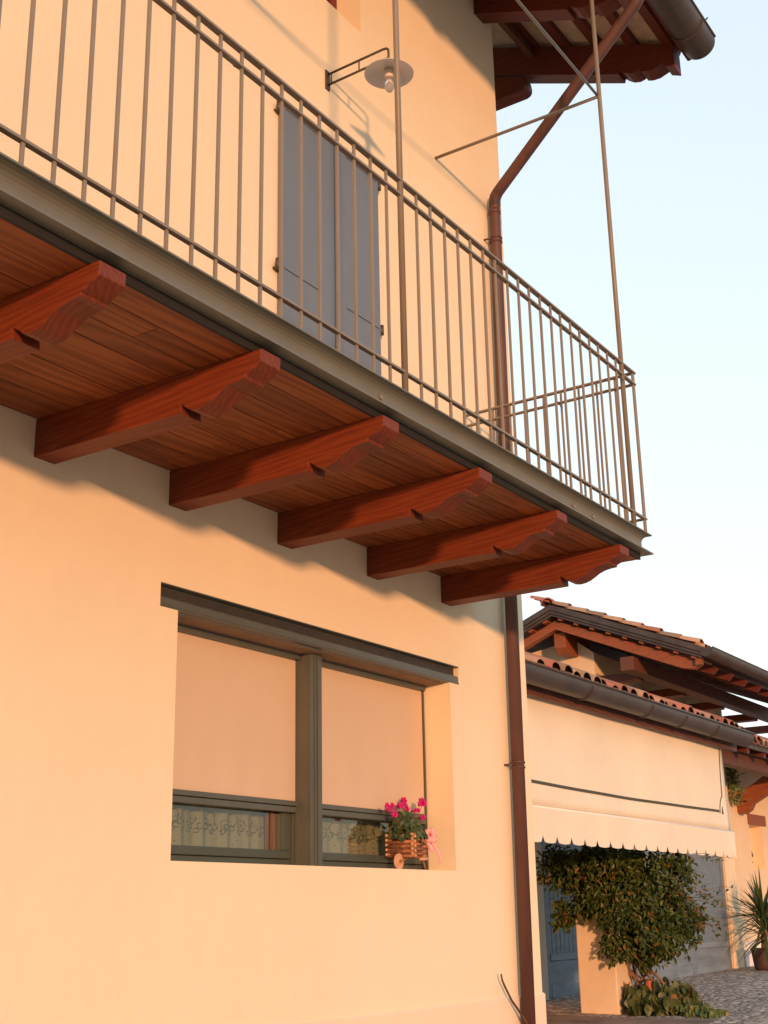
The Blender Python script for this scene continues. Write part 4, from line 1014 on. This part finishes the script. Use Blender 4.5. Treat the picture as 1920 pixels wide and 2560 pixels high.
# yucca in a pot
yu = thing('yucca', 'spiky yucca with sword-like green leaves in a dark pot by the far wall', 'plant', (18.75, 2.05, .8))
g0 = gz(18.75, 2.05)
mb = MB(); mb.lathe([(.001, g0), (.15, g0), (.165, g0+.05), (.19, g0+.26), (.20, g0+.29), (.17, g0+.29), (.001, g0+.27)], (18.75, 2.05, 0), 20); mb.build('pot', M['pot'], yu)
mb = MB(); mb.tube([(18.75, 2.05, g0+.25), (18.76, 2.03, g0+.62)], .05, 8); mb.build('trunk', M['stem'], yu)
mb = MB(); rnd = random.Random(14)
def blade(mb, c, d, L, w, droop):
    c = Vector(c); d = Vector(d).normalized(); up_ = Vector((0, 0, 1)); s_ = d.cross(up_)
    s_ = s_.normalized() if s_.length > .01 else Vector((1, 0, 0)); prev = None
    for k in range(6):
        t_ = k/5; p = c+d*L*t_+Vector((0, 0, -droop*L*t_*t_)); ww = w*(1-t_**2.2)*(.55+.45*min(1, t_*4))+.001
        cur = (mb.bm.verts.new(p+s_*ww/2+up_*ww*.18), mb.bm.verts.new(p), mb.bm.verts.new(p-s_*ww/2+up_*ww*.18))
        if prev:
            mb.bm.faces.new((prev[0], cur[0], cur[1], prev[1])); mb.bm.faces.new((prev[1], cur[1], cur[2], prev[2]))
        prev = cur
for hz, hr, n_ in ((.66, .74, 95), (.44, .60, 55)):
    for k in range(n_):
        a = rnd.uniform(0, 2*math.pi); el = rnd.uniform(-.5, 1.45)
        blade(mb, (18.76, 2.03, g0+hz+rnd.uniform(-.05, .1)), (math.cos(a)*math.cos(el), math.sin(a)*math.cos(el), math.sin(el)), hr*rnd.uniform(.75, 1.05), .042, rnd.uniform(.02, .3))
mb.build('leaves', M['leafY'], yu)

# broad leaved succulent at the pillar foot
def rosette(mb, c, n_, r_, w, rnd, flat=.5, layers=3):
    for l_ in range(layers):
        for k in range(n_):
            a = 2*math.pi*(k+.5*l_)/n_+rnd.uniform(-.15, .15); el = flat*(.25+.9*l_/layers)+rnd.uniform(-.1, .1); L = r_*(1-.25*l_)
            d = Vector((math.cos(a)*math.cos(el), math.sin(a)*math.cos(el), math.sin(el)))
            n0_ = Vector((-math.cos(a)*math.sin(el), -math.sin(a)*math.sin(el), math.cos(el))); s_ = d.cross(n0_)
            c0 = mb.bm.verts.new(c); ring_ = []
            for t_, ww in ((.3, .35), (.6, .9), (.85, 1.), (1.0, .6)):
                p = Vector(c)+d*L*t_+n0_*L*.10*t_*t_*-1
                ring_.append((mb.bm.verts.new(p+s_*w*ww/2+n0_*w*.12), mb.bm.verts.new(p-n0_*.0), mb.bm.verts.new(p-s_*w*ww/2+n0_*w*.12)))
            mb.bm.faces.new((c0, ring_[0][0], ring_[0][1])); mb.bm.faces.new((c0, ring_[0][1], ring_[0][2]))
            for A_, B_ in zip(ring_, ring_[1:]):
                for q in (0, 1): mb.bm.faces.new((A_[q], B_[q], B_[q+1], A_[q+1])).smooth = True
def mound(mb, cx, cy_, cz, rx, ry, rz, n_, L, W, rnd):
    for _ in range(n_):
        a = rnd.uniform(0, 2*math.pi); e = math.asin(rnd.random()**.8)
        d = Vector((math.cos(a)*math.cos(e), math.sin(a)*math.cos(e), math.sin(e))); k = rnd.uniform(.75, 1.0)
        p = Vector((cx+d.x*rx*k, cy_+d.y*ry*k, cz+d.z*rz*k))
        u = (Vector((d.x*.6, d.y*.6, d.z+.5))+rvec(rnd)*.5).normalized(); n0_ = (d+Vector((0, 0, .5))+rvec(rnd)*.4)
        n0_ = (n0_-u*n0_.dot(u)).normalized(); s_ = u.cross(n0_); l_ = L*rnd.uniform(.7, 1.15); w_ = W*rnd.uniform(.8, 1.1)
        mid_ = [mb.bm.verts.new(p-u*l_*.5+n0_*0)]; lr = []
        rows_ = []
        for t_, ww in ((0, .30), (.3, .72), (.6, 1.), (.85, .8), (1., .25)):
            q = p+u*l_*(t_-.5)-n0_*l_*.10*t_*t_
            rows_.append((mb.bm.verts.new(q+s_*w_*ww/2+n0_*w_*.14), mb.bm.verts.new(q), mb.bm.verts.new(q-s_*w_*ww/2+n0_*w_*.14)))
        for A_, B_ in zip(rows_, rows_[1:]):
            for j in (0, 1): mb.bm.faces.new((A_[j], B_[j], B_[j+1], A_[j+1])).smooth = True
        bmesh.ops.delete(mb.bm, geom=mid_, context='VERTS')
rnd = random.Random(17); mb = MB()
for (x, y, r_, h) in ((11.95, 1.12, .20, .22), (12.0, .90, .20, .26), (12.2, .98, .22, .28), (12.15, .74, .17, .22), (11.9, 1.0, .16, .14), (12.35, .85, .2, .24)):
    mound(mb, x, y, gz(x, y)+.01, r_, r_, h, 60, .12, .082, rnd)
tag(mb.build('succulent', M['leafB'], off=(12.1, 1.0, .72)), 'broad-leaved olive green succulent clump at the foot of the ochre pillar', 'plant')
mb = MB()
for k in range(26):
    t_ = (k+.5)/26; x = 12.05+rnd.uniform(-.16, .26); y = .86-.50*t_+rnd.uniform(-.04, .04)
    mound(mb, x, y, gz(x, y), .075, .075, .13*(1.15-t_), 26, .06, .034, rnd)
tag(mb.build('houseleeks', M['leafC'], off=(12.1, .7, .72)), 'low pale green houseleek rosettes creeping over the cobbles', 'plant')
# small terracotta figure pot among the leaves
rp = MB(); rp.lathe([(.001, .88), (.030, .88), (.040, .91), (.042, .95), (.034, .98), (.037, .99), (.028, .992), (.001, .985)], (12.0, 1.0, 0), 16)
tag(rp.build('terracotta_pot', M['redpot'], off=(12.0, 1.02, .86)), 'small red terracotta pot half hidden above the succulent', 'pot')
